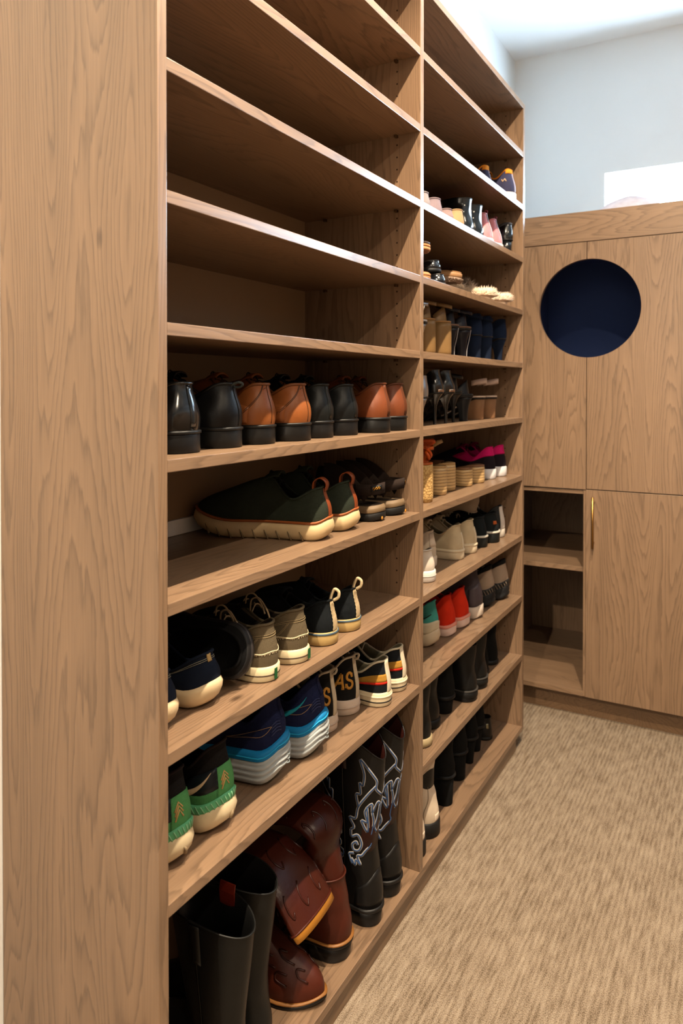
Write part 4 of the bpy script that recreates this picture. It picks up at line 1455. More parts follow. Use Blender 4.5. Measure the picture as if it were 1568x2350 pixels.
brown_boot('tooled brown cowboy boot, heel to the front, behind its twin', (-.782, 1.402), 1, -1, [(.066, .165), (.075, .225), (.062, .275), (.115, .300), (.180, .285), (.235, .240)])
# ------------------------------------------------------------------ FAR BAY
Z_T2, Z_A, Z_B, Z_C, Z_H = 2.016, 1.821, 1.626, 1.430, .338
WOM = dict(L=.25, W=.080)

# --- second shelf from the top: navy and orange sneakers
for lab, T, yaw, sd in (('navy sneaker with orange collar, left of the pair high in the far bay', (-.838, 2.570), 2, 1),
                        ('navy sneaker with orange collar high in the corner of the far bay', (-.778, 2.655), 0, -1)):
    s = sneaker('sneaker', lab, 'navy and orange sneakers', T, Z_T2, yaw, sd, (58, 58, 84), (226, 220, 212), inner=(226, 138, 44), kind='knit', collar=(232, 140, 40), sole_h=.034, z0=.028,
                zh=.118, zd=.086, zt=.11, toe_h=.06, x0=.05, x1=.45, lace=(230, 150, 60), tonguec=(226, 138, 44), **WOM)
    s.add('orange_collar', s.l.patch(-.12, .12, .84, .99, .002, 14, 3), mat((236, 146, 40), 'knit'), s.up)
    s.add('side_mark', join_meshes([s.l.ribbon([(.10, .46), (.115, .60), (.13, .48), (.145, .62)], .0022, .001, .0006, 1, smooth=False)]), mat((206, 170, 130), 'rubber'), s.up)
    s.add('heel_trim', s.l.patch(-.012, .012, .02, .86, .002, 4, 8), mat((150, 146, 170), 'rubber'), s.up)

# --- third shelf: flats, low boots, pink sneakers
def flat(name, label, group, T, z, yaw, side, col, h=.040, pat='suede', solec=(90, 76, 60), inner=(150, 130, 110), **kw):
    cfg = dict(L=.235, W=.080, heelw=.74, waist=.68, n=1.9, z0=.010, zh=h, zd=h * .72, zt=h * .8, toe_h=h * .8, x0=.02, x1=.66, ow=.027, bulge=.004, zb=spring(.008))
    cfg.update(kw)
    s = Shoe(name, label, 'flat shoe', group, T, z, yaw, side, **cfg)
    s.up = s.add('upper', s.l.upper(), mat(col, pat))
    s.add('lining', s.l.lining(), mat(inner, 'leather'))
    s.add('collar', s.l.collar(.0018), mat(col, pat))
    s.add('sole', s.l.slab([(.0, 0), (.0025, .001), (.0025, .008), (.0, .011)]), mat(solec, 'rubber'))
    return s
gf = 'shoes on the third shelf of the far bay'
flat('flat_shoe', 'grey suede flat shoe peeping over the third far shelf at the partition', gf, (-.790, 1.880), Z_A, 0, 1, (140, 132, 134), .052)
flat('flat_shoe', 'mauve-grey flat shoe second from the partition on the third far shelf', gf, (-.792, 1.975), Z_A, 0, -1, (132, 116, 122), .056)
flat('flat_shoe', 'small mauve flat shoe before the tan one on the third far shelf', gf, (-.790, 2.062), Z_A, 0, 1, (136, 116, 116), .044)
flat('flat_shoe', 'tan suede flat shoe beside the black low boots', gf, (-.792, 2.155), Z_A, 0, -1, (170, 136, 100), .062)
for lab, T, sd in (('glossy black low boot left of the pair beside the pink sneakers', (-.80, 2.262), 1), ('glossy black low boot touching the pink sneakers', (-.80, 2.365), -1)):
    boot('low_boot', lab, gf, T, Z_A, 0, sd, (14, 16, 18), top=.112, sole_h=.02, pat='patent', L=.24, W=.084, zh=.075, zd=.07, zt=.09, toe_h=.05, shaft=[(.10, .006, .105, .036), (.122, .004, .108, .037)])
for lab, T, sd in (('pink sneaker with white sole, left of its pair', (-.80, 2.468), 1), ('pink sneaker with white sole, right of its pair', (-.80, 2.570), -1)):
    s = sneaker('sneaker', lab, 'pink sneakers', T, Z_A, 2, sd, (216, 132, 138), (236, 226, 214), inner=(190, 110, 116), kind='leather', sole_h=.03, zh=.118, zd=.07, zt=.10, x0=.05, ow=.028, lace=(230, 180, 180), L=.25, W=.086, lean=.10)
    s.add('heel_piping', s.l.ribbon([(0, .02), (0, .5), (0, .98)], .0022, .0006, .0016), mat((216, 216, 230), 'canvas'), s.up)
    e = s.l.at(0, .98)
    s.add('heel_loop', tube(catmull([e + [.004, 0, -.004], e + [-.004, 0, .010], e + [.004, 0, .013], e + [.008, 0, .0]], 4), .002, 5), mat((150, 70, 84), 'canvas'))
for lab, zz, T, yaw, H in (('glossy black block-heeled shoe standing by the far end panel', Z_A, (-.785, 2.655), 0, .055),):
    s = pump('high_heel', lab, gf, T, zz, yaw, 1, (12, 14, 16), H=H, heel='block', L=.22, W=.076, zh=.066, zd=.05, zt=.05)
    s.add('topline_band', s.l.ribbon([(p, .93) for p in np.linspace(-.30, .30, 12)], .004, .0006, .001, 2), mat((52, 50, 52), 'leather'), s.up)

# --- fourth shelf: cork sandals, black flats, slippers
gs = 'shoes on the fourth shelf of the far bay'
def cork(label, T, z, yaw, side):
    s = Shoe('cork_sandal', label, 'sandal', gs, T, z, yaw, side, L=.245, W=.090, z0=.03, zb=spring(.008))
    l = s.l
    s.add('sole', l.slab([(.0, 0), (.002, .001), (.002, .007), (.0, .008)]), mat((60, 44, 34), 'rubber'))
    s.add('cork_layer', l.slab([(.0, .007), (.003, .008), (.003, .014), (.001, .015)]), mat((178, 122, 80), 'canvas'))
    s.add('cork_layer', l.slab([(.001, .015), (.003, .016), (.003, .022), (.001, .024)]), mat((196, 140, 96), 'canvas'))
    s.add('footbed', l.slab([(-.002, .0235), (-.001, .026), (-.006, .0265)]), mat((150, 108, 80), 'suede'))
    for u in (.42, .66):
        s.add('strap', strap_over(l, u * l.L, .048, .018, 0, 0, .003), mat((110, 74, 50), 'leather'))
    return s
cork('brown cork-soled sandal lying on the fourth far shelf by the partition', (-.788, 1.872), Z_B, 0, 1)
s = cork('brown cork-soled sandal resting upside down on top of its twin', (-.788, 1.885), Z_B, 0, -1)
s.o.rotation_euler = (R(180), 0, R(180)); s.o.location = (-.790, 1.875, Z_B + .0790 + .032)
flat('flat_shoe', 'black patent flat shoe lying on the shelf next to the cork sandals', gs, (-.785, 1.985), Z_B, 0, 1, (16, 18, 24), .034, 'patent', (16, 16, 18), (26, 26, 30))
s = flat('flat_shoe', 'black patent flat shoe stacked on another, next to the cork sandals', gs, (-.800, 1.985), Z_B + .0415, 0, -1, (18, 18, 20), .034, 'patent', (16, 16, 18), (26, 26, 30))
def fuzz(l, rows, dens, ln, seed):
    """tufts of soft pile on the surface"""
    rr = random.Random(seed)
    out = []
    for _ in range(dens):
        p = rr.uniform(rows[0], rows[1]); h = rr.uniform(rows[2], rows[3])
        a = l.at(p, h); n = l.nrm(p, h)
        d = n + np.array([rr.uniform(-.6, .6), rr.uniform(-.6, .6), rr.uniform(-.4, .4)])
        d /= np.linalg.norm(d)
        d[2] = max(d[2], .05)
        q = a + d * ln * rr.uniform(.6, 1.1)
        t1 = np.cross(d, [0, 0, 1.0]); t1 /= np.linalg.norm(t1) + 1e-9
        t2 = np.cross(d, t1)
        w = .0022
        V = [a + t1 * w, a - t1 * w * .5 + t2 * w * .87, a - t1 * w * .5 - t2 * w * .87, q]
        out.append((V, [(0, 1, 3), (1, 2, 3), (2, 0, 3)]))
    return join_meshes(out)
def slipper(label, T, z, yaw, side, col, solec, pile=900, seed=1, tuft=.011, zt=.092):
    s = Shoe('slipper', label, 'slipper', gs, T, z, yaw, side, L=.25, W=.095, heelw=.8, waist=.8, z0=.016, zh=.030, zd=.034, zt=zt, toe_h=zt * .82, x0=.01, x1=.55, ow=.034, bulge=.010, zb=spring(.006))
    s.up = s.add('upper', s.l.upper(), mat(col, 'fur'))
    s.add('lining', s.l.lining(), mat(tuple(min(255, c + 8) for c in col), 'fur'))
    s.add('sole', s.l.slab([(-.002, 0), (.003, .003), (.003, .014), (.0, .018)]), mat(solec, 'rubber'))
    if pile:
        f = s.add('fur', fuzz(s.l, (0, 1, .12, 1.0), pile, tuft, seed), mat(col, 'fur'), s.up)
        f['kind'] = 'stuff'
    return s
s = slipper('brown-soled fur slipper lying sole up beside the black flats', (-.800, 2.205), Z_B, 8, 1, (150, 128, 112), (150, 112, 76), 700, 3, .006, .050)
s.o.rotation_euler = (R(180), R(-4), R(180 + 10)); s.o.location = (-.800, 2.160, Z_B + .0645)
s.add('outsole', s.l.slab([(-.006, -.003), (.0, -.002), (.0, .002), (-.006, .003)]), mat((134, 96, 64), 'suede'))
slipper('fluffy cream slipper next to the brown-soled one', (-.785, 2.400), Z_B, 4, 1, (240, 214, 188), (232, 206, 178), 3200, 5, .028)
slipper('fluffy cream slipper nearest the far end panel', (-.780, 2.560), Z_B, 2, -1, (244, 220, 198), (232, 206, 178), 3200, 6, .028)

# --- fifth shelf: silver, tan, black and navy heels
gh = 'heels on the fifth shelf of the far bay'
SIL = (196, 198, 206)
def silver(label, T, z, yaw, side):
    s = strappy('strappy_heel', label, gh, T, z, yaw, side, SIL, H=.082, heel='flare', pat='metal', bedc=(190, 188, 190), straps=((.74, .030, .006), (.60, .036, .005)), buckle=mat((226, 216, 196), 'metal'), heelm=mat((206, 208, 216), 'metal', .3))
    l = s.l
    zb = .082
    P = catmull([(.010, .030 * side, zb + .060), (-.004, .034 * side, zb + .052), (-.010, .040 * side, zb + .040), (.0, .042 * side, zb + .026), (.012, .036 * side, zb + .0), (.010, .038 * side, zb - .030)], 5)
    s.add('loose_strap', tube(P, .0028, 6), mat((224, 216, 204), 'metal', .35))
    return s
silver('silver strappy heel with a loose strap beside the partition', (-.800, 1.885), Z_C, 0, 1)
TAN = (128, 98, 60)
for lab, T, sd in (('tan slingback wedge heel, left of its pair behind the silver heel', (-.815, 1.985), 1), ('tan slingback wedge heel, right of its pair', (-.805, 2.078), -1)):
    strappy('wedge_heel', lab, gh, T, Z_C, 2, sd, TAN, H=.088, wedge=True, wedgem=mat(TAN, 'leather'), bedc=(150, 108, 62), straps=((.70, .036, .016), (.5, .05, .008)), ankle=True, cat='high heel', plat=.012)
for lab, T, sd, c in (('black stiletto sandal with a thin pale heel edge, left of its pair', (-.815, 2.180), 1, (22, 22, 34)), ('black stiletto sandal right of its pair, fifth far shelf', (-.810, 2.272), -1, (24, 24, 38))):
    s = strappy('strappy_heel', lab, gh, T, Z_C, 3, sd, c, H=.092, heel='flare', bedc=(110, 82, 66), straps=((.72, .034, .014), (.55, .05, .007)), cat='high heel', heelm=mat((20, 20, 30), 'leather'))
    s.add('heel_edge', tube(catmull([(-.001, .0, .092), (.005, 0, .06), (.012, 0, .03), (.013, 0, .002)], 5), .0010, 5), mat((190, 186, 190), 'rubber'))
NAVY = (22, 34, 58)
for lab, T, sd, b in (('navy suede block heel with a buckle, left of the pair at the end panel', (-.815, 2.400), 1, True), ('navy suede block heel, middle of the three at the end panel', (-.810, 2.500), -1, True), ('navy suede flared heel touching the far end panel', (-.800, 2.630), 1, False)):
    s = pump('high_heel', lab, gh, T, Z_C, 2, sd, NAVY, H=.082, heel='block' if b else 'flare', pat='suede', heelc=(20, 30, 50), L=.22, zh=.075, zd=.05, zt=.05)
    if b:
        c = np.array([.075, .040 * sd, .105])
        s.add('buckle', tube([c + [dx, 0, dz] for dx, dz in ((-.010, -.010), (.010, -.010), (.010, .010), (-.010, .010))], .0016, 6, True), mat((170, 160, 156), 'metal'))
        s.add('ankle_strap', ankle_loop(s.l, .070, .032, .040, .006), mat(NAVY, 'suede'))

# --- sixth shelf: pumps and wooden heels
gp = 'heels on the sixth shelf of the far bay'
s = pump('high_heel', 'silver pump peeping out from behind the partition', gp, (-.790, 1.870), Z_D, 0, 1, (190, 192, 198), H=.080, heel='flare', pat='metal', heelc=(180, 182, 190), zh=.062)
for lab, T, sd in (('black patent stiletto pump, left of its pair', (-.803, 2.022), 1), ('black patent stiletto pump, right of its pair', (-.803, 2.108), -1)):
    s = pump('high_heel', lab, gp, T, Z_D, 4, sd, (14, 16, 19), H=.092, heel='stiletto', zh=.070, zd=.035, zt=.04, x0=.06)
    s.add('heel_cap', s.l.patch(-.07, .07, .0, .10, .0012, 10, 2), mat((200, 168, 146), 'metal', .3), s.up)
strappy('strappy_heel', 'black thin-heeled sandal behind the stiletto pumps', gp, (-.812, 2.196), Z_D, 4, 1, (18, 18, 20), H=.088, heel='stiletto', bedc=(30, 28, 28), straps=((.72, .034, .012), (.52, .055, .010)), cat='high heel')
s = strappy('strappy_heel', 'black sandal with a tapered block heel and toe strap', gp, (-.812, 2.300), Z_D, 4, -1, (20, 22, 26), H=.078, heel='flare', bedc=(24, 26, 30), straps=((.72, .04, .016), (.5, .055, .012)), ankle=False, cat='high heel')
WOODH = mat((142, 104, 74), 'canvas')
for lab, T, sd in (('black mule with a tan wooden block heel, left of its pair', (-.820, 2.450), 1), ('black mule with a tan wooden block heel by the far end panel', (-.815, 2.565), -1)):
    s = strappy('block_heel_sandal', lab, gp, T, Z_D, 3, sd, (26, 20, 19), H=.070, heel='block', bedc=(212, 188, 170), straps=((.72, .04, .020),), ankle=False, backc=False, heelm=WOODH, L=.23, W=.084)
    l = s.l
    P, sdv, nr = [], [], []
    for a in np.linspace(-1.35, 1.35, 15):
        P.append((.050 - .052 * math.cos(a), .034 * math.sin(a), .070 + .052 + .012 * math.cos(a))); nr.append((-math.cos(a), math.sin(a), .0)); sdv.append((0, 0, 1))
    P = np.array(P); P[:, 1] *= sd; nr = np.array(nr); nr[:, 1] *= sd
    s.add('sling_strap', strip(P, np.array(sdv, float), .009, nr, .004), mat((206, 180, 166), 'leather'))

# --- seventh shelf: wedges and pink sneakers
gw = 'shoes on the seventh shelf of the far bay'
def layered_wood():
    m, nt, b = nmat('stacked_wood_wedge')
    L_ = nt.links
    tc = new(nt, 'ShaderNodeTexCoord')
    w = new(nt, 'ShaderNodeTexWave', wave_type='BANDS', bands_direction='Z')
    w.inputs['Scale'].default_value = 34.0
    w.inputs['Distortion'].default_value = 1.6
    w.inputs['Detail'].default_value = 2.0
    L_.new(tc.outputs['Object'], w.inputs['Vector'])
    r = new(nt, 'ShaderNodeValToRGB')
    r.color_ramp.elements[0].color = tuple(v * .64 for v in lin((126, 92, 54))) + (1,)
    r.color_ramp.elements[1].color = tuple(v * .64 for v in lin((206, 170, 116))) + (1,)
    r.color_ramp.elements[1].position = .3
    L_.new(w.outputs['Fac'], r.inputs[0])
    L_.new(r.outputs[0], b.inputs['Base Color'])
    b.inputs['Roughness'].default_value = .5
    return m
M_STACK = layered_wood()
def rope_wedge():
    m, nt, b = nmat('braided_raffia')
    L_ = nt.links
    tc = new(nt, 'ShaderNodeTexCoord')
    v = new(nt, 'ShaderNodeTexVoronoi')
    v.inputs['Scale'].default_value = 150.0
    L_.new(tc.outputs['Object'], v.inputs['Vector'])
    r = new(nt, 'ShaderNodeValToRGB')
    r.color_ramp.elements[0].color = tuple(q * .64 for q in lin((226, 186, 116))) + (1,)
    r.color_ramp.elements[1].color = tuple(q * .64 for q in lin((156, 112, 52))) + (1,)
    L_.new(v.outputs['Distance'], r.inputs[0])
    L_.new(r.outputs[0], b.inputs['Base Color'])
    bp = new(nt, 'ShaderNodeBump'); bp.invert = True
    bp.inputs['Strength'].default_value = .8; bp.inputs['Distance'].default_value = .002
    L_.new(v.outputs['Distance'], bp.inputs['Height']); L_.new(bp.outputs[0], b.inputs['Normal'])
    b.inputs['Roughness'].default_value = .8
    return m
s = strappy('wedge_sandal', 'orange sandal on a tall raffia wedge beside the partition', gw, (-.800, 1.925), Z_E, 0, 1, (190, 84, 24), H=.090, wedge=True, wedgem=rope_wedge(), bedc=(176, 84, 26), straps=((.72, .045, .016), (.5, .06, .012)), plat=.016, W=.088)
rr = random.Random(3)
P = [(.03 + .03 * math.cos(k * 1.7), .022 * math.sin(k * 2.3), .135 + .028 * math.sin(k * 1.1) + .012) for k in range(16)]
s.add('wrapped_ribbon', tube(catmull(P, 4), .0052, 7), mat((202, 82, 20), 'leather'))
for lab, T, sd, H in (('tan slide on a high stacked-wood wedge, left of its pair', (-.818, 2.085), 1, .066), ('tan slide on a high stacked-wood wedge, right of its pair', (-.830, 2.180), -1, .066),
                      ('brown slide on a low stacked-wood wedge, left of its pair', (-.818, 2.310), 1, .040), ('brown slide on a low stacked-wood wedge, touching the pink sneakers', (-.812, 2.415), -1, .040)):
    s = strappy('wedge_sandal', lab, gw, T, Z_E, 2, sd, (150, 116, 72) if H > .05 else (120, 84, 56), H=H, wedge=True, wedgem=M_STACK, bedc=(176, 140, 92) if H > .05 else (130, 92, 62), straps=((.72, .05, .026),), ankle=False, backc=False, plat=.016, L=.24, W=.088)
    if H > .05 and sd == 1:
        l = s.l
        P = np.array([(.15, 0, .075), (.10, 0, .115), (.05, 0, .150), (.02, 0, .166)])
        P = catmull(P, 4); nT = np.gradient(P, axis=0); nT /= np.linalg.norm(nT, axis=1)[:, None]
        sdv = np.tile(np.array([0, 1.0, 0]), (len(P), 1))
        s.add('instep_band', strip(P, sdv, .020, np.cross(nT, sdv), .010), mat((186, 152, 104), 'leather'))
for lab, T, sd in (('black and magenta knit sneaker on white sole, left of its pair', (-.815, 2.545), 1), ('black and magenta knit sneaker on white sole at the far end panel', (-.808, 2.648), -1)):
    s = sneaker('sneaker', lab, 'magenta and black sneakers', T, Z_E, 3, sd, (30, 22, 30), (228, 224, 224), inner=(150, 18, 78), kind='knit', collar=(206, 22, 104), sole_h=.036, z0=.03, zh=.112, zd=.075, zt=.11, x0=.04, lace=(30, 26, 30), tonguec=(120, 16, 62), **WOM)
    s.add('magenta_collar', s.l.patch(-.34, .34, lambda u: .62, lambda u: .99, .002, 24, 4), mat((206, 22, 104), 'knit'), s.up)
    s.add('outsole', s.l.slab([(.0, -.0003), (.002, .001), (.002, .003), (.0, .004)]), mat((130, 56, 40), 'rubber'), s.sole)

# --- eighth shelf: white, cream and black sneakers
gk = 'sneakers on the eighth shelf of the far bay'
def plain(name, label, T, z, yaw, sd, upc, solec, grp, kind='leather', **kw):
    c = dict(WOM); c.update(dict(sole_h=.032, z0=.027, zh=.108, zd=.075, zt=.105, x0=.04)); c.update(kw)
    return sneaker(name, label, grp, T, z, yaw, sd, upc, solec, kind=kind, **c)
s = plain('sneaker', 'white leather sneaker nearest the partition, tipped toe inward', (-.795, 1.925), Z_F, -4, 1, (220, 206, 190), (238, 230, 222), gk, inner=(150, 138, 120), lace=(200, 188, 170), zh=.088, zd=.062, zt=.085)
s.add('sole_line', s.l.slab([(.0045, .016), (.0058, .0165), (.0058, .018), (.0045, .0185)]), mat((206, 196, 186), 'rubber'), s.sole)
s = plain('sneaker', 'white leather sneaker set back behind its twin', (-.858, 2.095), Z_F, 6, -1, (214, 198, 176), (226, 212, 194), gk, inner=(140, 128, 108), lace=(190, 176, 150), L=.24)
s.add('heel_patch', s.l.patch(-.07, .07, .40, .95, .0018, 10, 4), mat((222, 206, 186), 'leather'), s.up)
for lab, T, sd in (('cream canvas sneaker, left of the pair in the middle of the shelf', (-.820, 2.235), 1), ('cream canvas sneaker, right of the pair in the middle of the shelf', (-.815, 2.338), -1)):
    s = plain('sneaker', lab, T, Z_F, 5, sd, (206, 186, 152), (216, 198, 168), gk, kind='canvas', inner=(120, 108, 84), lace=(190, 172, 140), L=.262, W=.086)
    s.add('foxing', s.l.slab([(.0045, .024), (.0062, .025), (.0062, .030), (.002, .033)]), mat((226, 208, 176), 'rubber'), s.sole)
    s.add('heel_strip', s.l.patch(-.016, .016, .0, .7, .0022, 5, 6), mat((226, 210, 180), 'rubber'), s.up)
for lab, T, sd in (('black chunky sneaker with white sole line, left of its pair', (-.812, 2.442), 1), ('black chunky sneaker with white sole line and orange mark', (-.800, 2.535), -1)):
    s = plain('sneaker', lab, T, Z_F, 3, sd, (26, 30, 32), (24, 27, 26), gk, kind='suede', inner=(18, 18, 18), lace=(190, 180, 160), W=.076, sole_h=.04, z0=.036, zh=.103, zd=.085, zt=.098)
    s.add('sole_line', s.l.slab([(.0045, .034), (.0066, .0345), (.0066, .040), (.003, .041)]), mat((206, 200, 186), 'rubber'), s.sole)
    if sd < 0:
        s.add('heel_mark', s.l.patch(.03, .07, .40, .60, .002, 4, 3), mat((188, 92, 36), 'rubber'), s.up)
s = plain('sneaker', 'black sneaker with a broad white heel strip at the far end panel', (-.812, 2.640), Z_F, 0, 1, (30, 34, 36), (214, 204, 190), gk, kind='leather', W=.080, lace=(210, 204, 190), zh=.112)
s.add('heel_strip', s.l.patch(-.05, .05, .0, 1.0, .003, 8, 10), mat((222, 212, 202), 'leather'), s.up)
s = plain('sneaker', 'grey-soled beige sneaker lying upside down on top of the black sneakers', (-.85, 2.46), Z_F, 0, 1, (150, 132, 112), (168, 150, 126), gk, kind='suede', inner=(40, 34, 30), lace=(200, 190, 170), zh=.08, zt=.084, zd=.066, toe_h=.05)
s.o.rotation_euler = (R(180), R(3), R(180 + 20)); s.o.location = (-.842, 2.452, Z_F + .2000)
so = s.add('outsole', s.l.slab([(-.004, -.003), (.001, -.002), (.001, .003), (-.003, .004)]), mat((92, 82, 80), 'rubber'))
s.add('tread', join_meshes([tube(catmull([(u * .25, -.030 + .0 * k, -.0035), (u * .25 + .012, 0, -.0040), (u * .25, .030, -.0035)], 4), .0016, 5) for k, u in enumerate(np.linspace(.12, .85, 12))]), mat((128, 116, 112), 'rubber'), so)

# --- ninth shelf: coloured sneakers and hikers
gn = 'sneakers on the ninth shelf of the far bay'
s = plain('sneaker', 'teal running shoe with a cream sole beside the partition', (-.832, 2.052), Z_G, -2, 1, (70, 156, 146), (214, 194, 164), gn, kind='knit', inner=(24, 40, 40), sole_h=.042, z0=.036, zh=.128, lace=(90, 180, 190), zd=.09, zt=.115,
          zb=spring(.02, .014, .65, .13), sole_prof=[(-.006, 0), (.003, .004), (.007, .018), (.005, .032), (.001, .044)])
s.add('heel_cup', s.l.patch(-.16, .14, .0, lambda u: .12 + .26 * u, .003, 16, 4), mat((214, 200, 172), 'rubber'), s.up)
s.add('side_mark', s.l.ribbon([(.06, .60), (.09, .56), (.13, .52)], .0014, .001, .0006), mat((24, 34, 36), 'rubber'), s.up)
for lab, T, sd in (('bright red knit sneaker with pink-white sole, left of its pair', (-.822, 2.168), 1), ('bright red knit sneaker with pink-white sole, right of its pair', (-.815, 2.266), -1)):
    s = plain('sneaker', lab, T, Z_G, 6, sd, (214, 48, 22), (226, 196, 182), gn, kind='knit', inner=(110, 22, 14), lace=(200, 50, 30), collar=(190, 36, 18), zh=.125, zd=.08, zt=.105, x0=.06, zb=spring(.016, .008))
    s.add('sole_band', s.l.slab([(.004, .024), (.0062, .025), (.0062, .032), (.002, .034)]), mat((232, 150, 130), 'rubber'), s.sole)
s = plain('sneaker', 'dark grey high-top sneaker with a white heel sole', (-.806, 2.380), Z_G, 4, 1, (70, 62, 66), (218, 202, 186), gn, kind='suede', inner=(20, 20, 20), lace=(40, 38, 38), zh=.165, zd=.135, zt=.15, x0=.08, x1=.42, sole_h=.038, z0=.03, zb=spring(.016, .010))
s.add('heel_panel', s.l.patch(-.13, .13, .05, lambda u: .50 + .1 * math.sin(u * math.pi), .0018, 16, 5), mat((82, 72, 78), 'leather'), s.up)
for lab, T, sd in (('taupe and black hiking shoe, left of the pair by the far end panel', (-.812, 2.530), 1), ('taupe and black hiking shoe touching the far end panel', (-.796, 2.640), -1)):
    s = plain('hiking_shoe', lab, T, Z_G, 4, sd, (166, 144, 124), (26, 26, 28), gn, kind='suede', inner=(120, 112, 100), lace=(60, 54, 50), collar=(24, 24, 24), zh=.138, zd=.105, zt=.13, sole_h=.044, z0=.038, L=.27, W=.092,
              zb=spring(.02, .012, .65, .12), sole_prof=[(-.004, 0), (.003, .003), (.006, .012), (.003, .016), (.006, .024), (.004, .030), (.005, .040), (.001, .046)])
    s.add('heel_guard', s.l.patch(-.22, .22, .0, .20, .003, 20, 3), mat((30, 30, 31), 'rubber'), s.up)
    s.add('guard_lines', join_meshes([s.l.ribbon([(p, .02), (p + .018, .17)], .0010, .0034, .0008, 2) for p in np.linspace(.03, .18, 9)]), mat((150, 132, 114), 'rubber'), s.up)
    s.add('collar_band', s.l.patch(-.2, .3, .88, 1.0, .002, 18, 2), mat((24, 24, 24), 'knit'), s.up)

# --- lowest adjustable shelf: black boots
gl = 'black boots on the lowest shelf of the far bay'
SH = [(.125, .004, .110, .040), (.155, .0, .115, .042), (.176, .0, .116, .043)]
def blackboot(label, T, z, yaw, sd, grp, **kw):
    c = dict(top=.2, L=.25, W=.086, shaft=SH, ow=.038); c.update(kw)
    return boot('ankle_boot', label, grp, T, z, yaw, sd, (17, 17, 17), **c)
blackboot('black ankle boot with a beige rubber sole beside the partition', (-.790, 1.890), Z_H, 0, 1, gl, sole_h=.024, solec=(176, 156, 118))
s = blackboot('plain black ankle boot behind the beige-soled one', (-.812, 2.005), Z_H, 0, -1, gl)
blackboot('black suede ankle boot standing alone in the middle of the lowest shelf', (-.806, 2.115), Z_H, 0, 1, gl, H=.045, heel='block', sole_h=.012, z0=.010, zh=.085, zd=.08, zt=.10, pat='suede', shaft=[(.12, .004, .105, .038), (.15, .0, .11, .040)])
for lab, T, sd in (('black lug-soled boot with a stacked heel, left of its pair', (-.778, 2.240), 1), ('black lug-soled boot with a stacked heel, right of its pair', (-.782, 2.352), -1)):
    s = blackboot(lab, T, Z_H, 0, sd, gl, sole_h=.036, z0=.034, heel=True, solec=(20, 20, 20), pat='leather', W=.092)
    s.add('welt_stitch', s.l.slab([(.0046, .033), (.0064, .0335), (.0064, .036), (.003, .0365)]), mat((60, 56, 52), 'rubber'))
for lab, T, sd in (('slim black boot second from the far end panel on the lowest shelf', (-.815, 2.470), 1), ('slim black boot nearest the far end panel on the lowest shelf', (-.815, 2.575), -1)):
    blackboot(lab, T, Z_H, 0, sd, gl, pat='suede', W=.078, sole_h=.016, z0=.012, shaft=[(.12, .004, .095, .034), (.165, .0, .098, .035), (.19, -.002, .10, .036)])

# --- bottom board: white boots and black heeled boots
gd = 'boots on the bottom board of the far bay'
def whiteboot(label, T, yaw, sd):
    s = boot('ankle_boot', label, gd, T, Z_K, yaw, sd, (222, 202, 178), top=.205, sole_h=.042, solec=(24, 23, 22), L=.25, W=.088, pat='leather', z0=.038, zh=.11, zd=.10, zt=.12, ow=.036,
             shaft=[(.150, .016, .108, .036), (.200, .010, .112, .040), (.238, .006, .116, .041)], inner=(30, 28, 26))
    l = s.l
    s.add('seam', join_meshes([l.ribbon([(.10, .0), (.11, .5), (.09, 1.0), (.08, 1.5)], .0008, .0003, .0008), l.ribbon([(p, 1.42) for p in np.linspace(-.24, .24, 12)], .0008, .0003, .0008)]), mat((130, 112, 92), 'leather'), s.up)
    s.add('heel_patch', l.patch(-.02, .03, .05, .30, .0012, 5, 4), mat((226, 206, 184), 'leather'), s.up)
    return s
whiteboot('white leather ankle boot on a black sole, half hidden by the partition', (-.780, 1.828), 0, 1)
whiteboot('white leather ankle boot on a black sole, standing clear of the partition', (-.782, 1.920), 0, -1)
for k, (lab, T, hh) in enumerate((('black suede boot on a tall block heel next to the white boots', (-.795, 2.090), 'block'), ('black suede boot on a tall block heel, second after the white boots', (-.812, 2.248), 'block'),
                                  ('black boot on a slim tapered heel, third after the white boots', (-.815, 2.358), 'kitten'), ('black boot on a slim tapered heel, fourth after the white boots', (-.822, 2.452), 'kitten'))):
    blackboot(lab, T, Z_K, 0, 1 if k % 2 == 0 else -1, gd, H=.085, heel=hh, sole_h=.010, z0=.008, zh=.075, zd=.072, zt=.09, L=.22, W=.078, pat='suede', ow=.032, toe_h=.045,
              shaft=[(.10, .004, .092, .034), (.135, .0, .096, .036), (.16, .0, .098, .037)])
s = flat('loafer', 'low black loafer with a pale badge near the far end panel', gd, (-.828, 2.555), Z_K, 0, 1, (18, 18, 18), .075, 'leather', (20, 20, 20), (24, 22, 22), L=.24, W=.084)
s.add('badge', s.l.patch(.05, .08, .45, .75, .0015, 4, 3), mat((150, 146, 120), 'metal'), s.up)
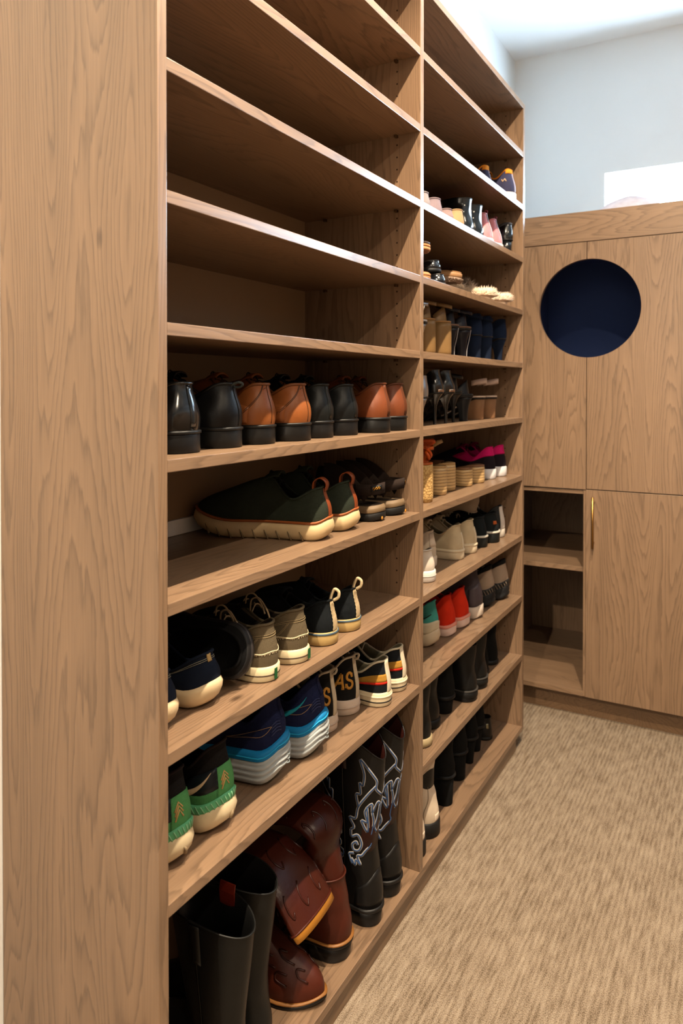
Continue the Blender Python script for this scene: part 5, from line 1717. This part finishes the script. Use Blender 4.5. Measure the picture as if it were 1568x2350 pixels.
# ---- settle: sideways nudges (m) so that neighbours touch without clipping
SETTLE = {
    'ankle_boot.003': -0.0012, 'ankle_boot.004': 0.0012, 'ankle_boot.007': -0.0072, 'ankle_boot.008': 0.0072, 'boat_shoe': -0.0060,
    'boat_shoe.001': 0.0072, 'canvas_sneaker': -0.0060, 'canvas_sneaker.001': 0.0060, 'clog': 0.0156, 'cowboy_boot': -0.0048,
    'cowboy_boot.001': 0.0048, 'cowboy_boot.002': -0.0108, 'cowboy_boot.003': 0.0108, 'dress_shoe': -0.0084, 'dress_shoe.001': 0.0084,
    'dress_shoe.002': -0.0024, 'dress_shoe.003': 0.0024, 'dress_shoe.004': -0.0048, 'dress_shoe.005': 0.0048, 'dress_shoe.006': -0.0036,
    'dress_shoe.007': 0.0036, 'flat_shoe.002': -0.0012, 'flat_shoe.003': 0.0012, 'high_heel.005': -0.0024, 'high_heel.006': 0.0024,
    'hiking_shoe': -0.0024, 'hiking_shoe.001': 0.0024, 'knit_sneaker': -0.0072, 'knit_sneaker.001': 0.0072, 'lettered_sneaker': -0.0060,
    'lettered_sneaker.001': 0.0060, 'running_shoe': -0.0072, 'running_shoe.001': 0.0072, 'running_shoe.002': -0.0060, 'running_shoe.003': 0.0060,
    'slip_on_shoe': -0.0156, 'slip_on_shoe.001': -0.0012, 'sneaker': -0.0024, 'sneaker.001': 0.0024, 'sneaker.002': -0.0024,
    'sneaker.003': 0.0024, 'sneaker.008': -0.0036, 'sneaker.009': 0.0036, 'sneaker.010': -0.0012, 'sneaker.011': 0.0048,
    'sneaker.013': -0.0036, 'sneaker.014': -0.0048, 'sneaker.016': 0.0048, 'sport_sandal': -0.0012, 'sport_sandal.001': 0.0012,
    'strappy_heel.001': -0.0036, 'strappy_heel.002': 0.0036, 'striped_sneaker': -0.0060, 'striped_sneaker.001': 0.0060, 'tall_boot': -0.0048,
    'tall_boot.001': 0.0048, 'wedge_heel': -0.0036, 'wedge_heel.001': 0.0036, 'wedge_sandal.001': -0.0048, 'wedge_sandal.002': 0.0048,
}
for _n, _dy in SETTLE.items():
    bpy.data.objects[_n].location.y += _dy
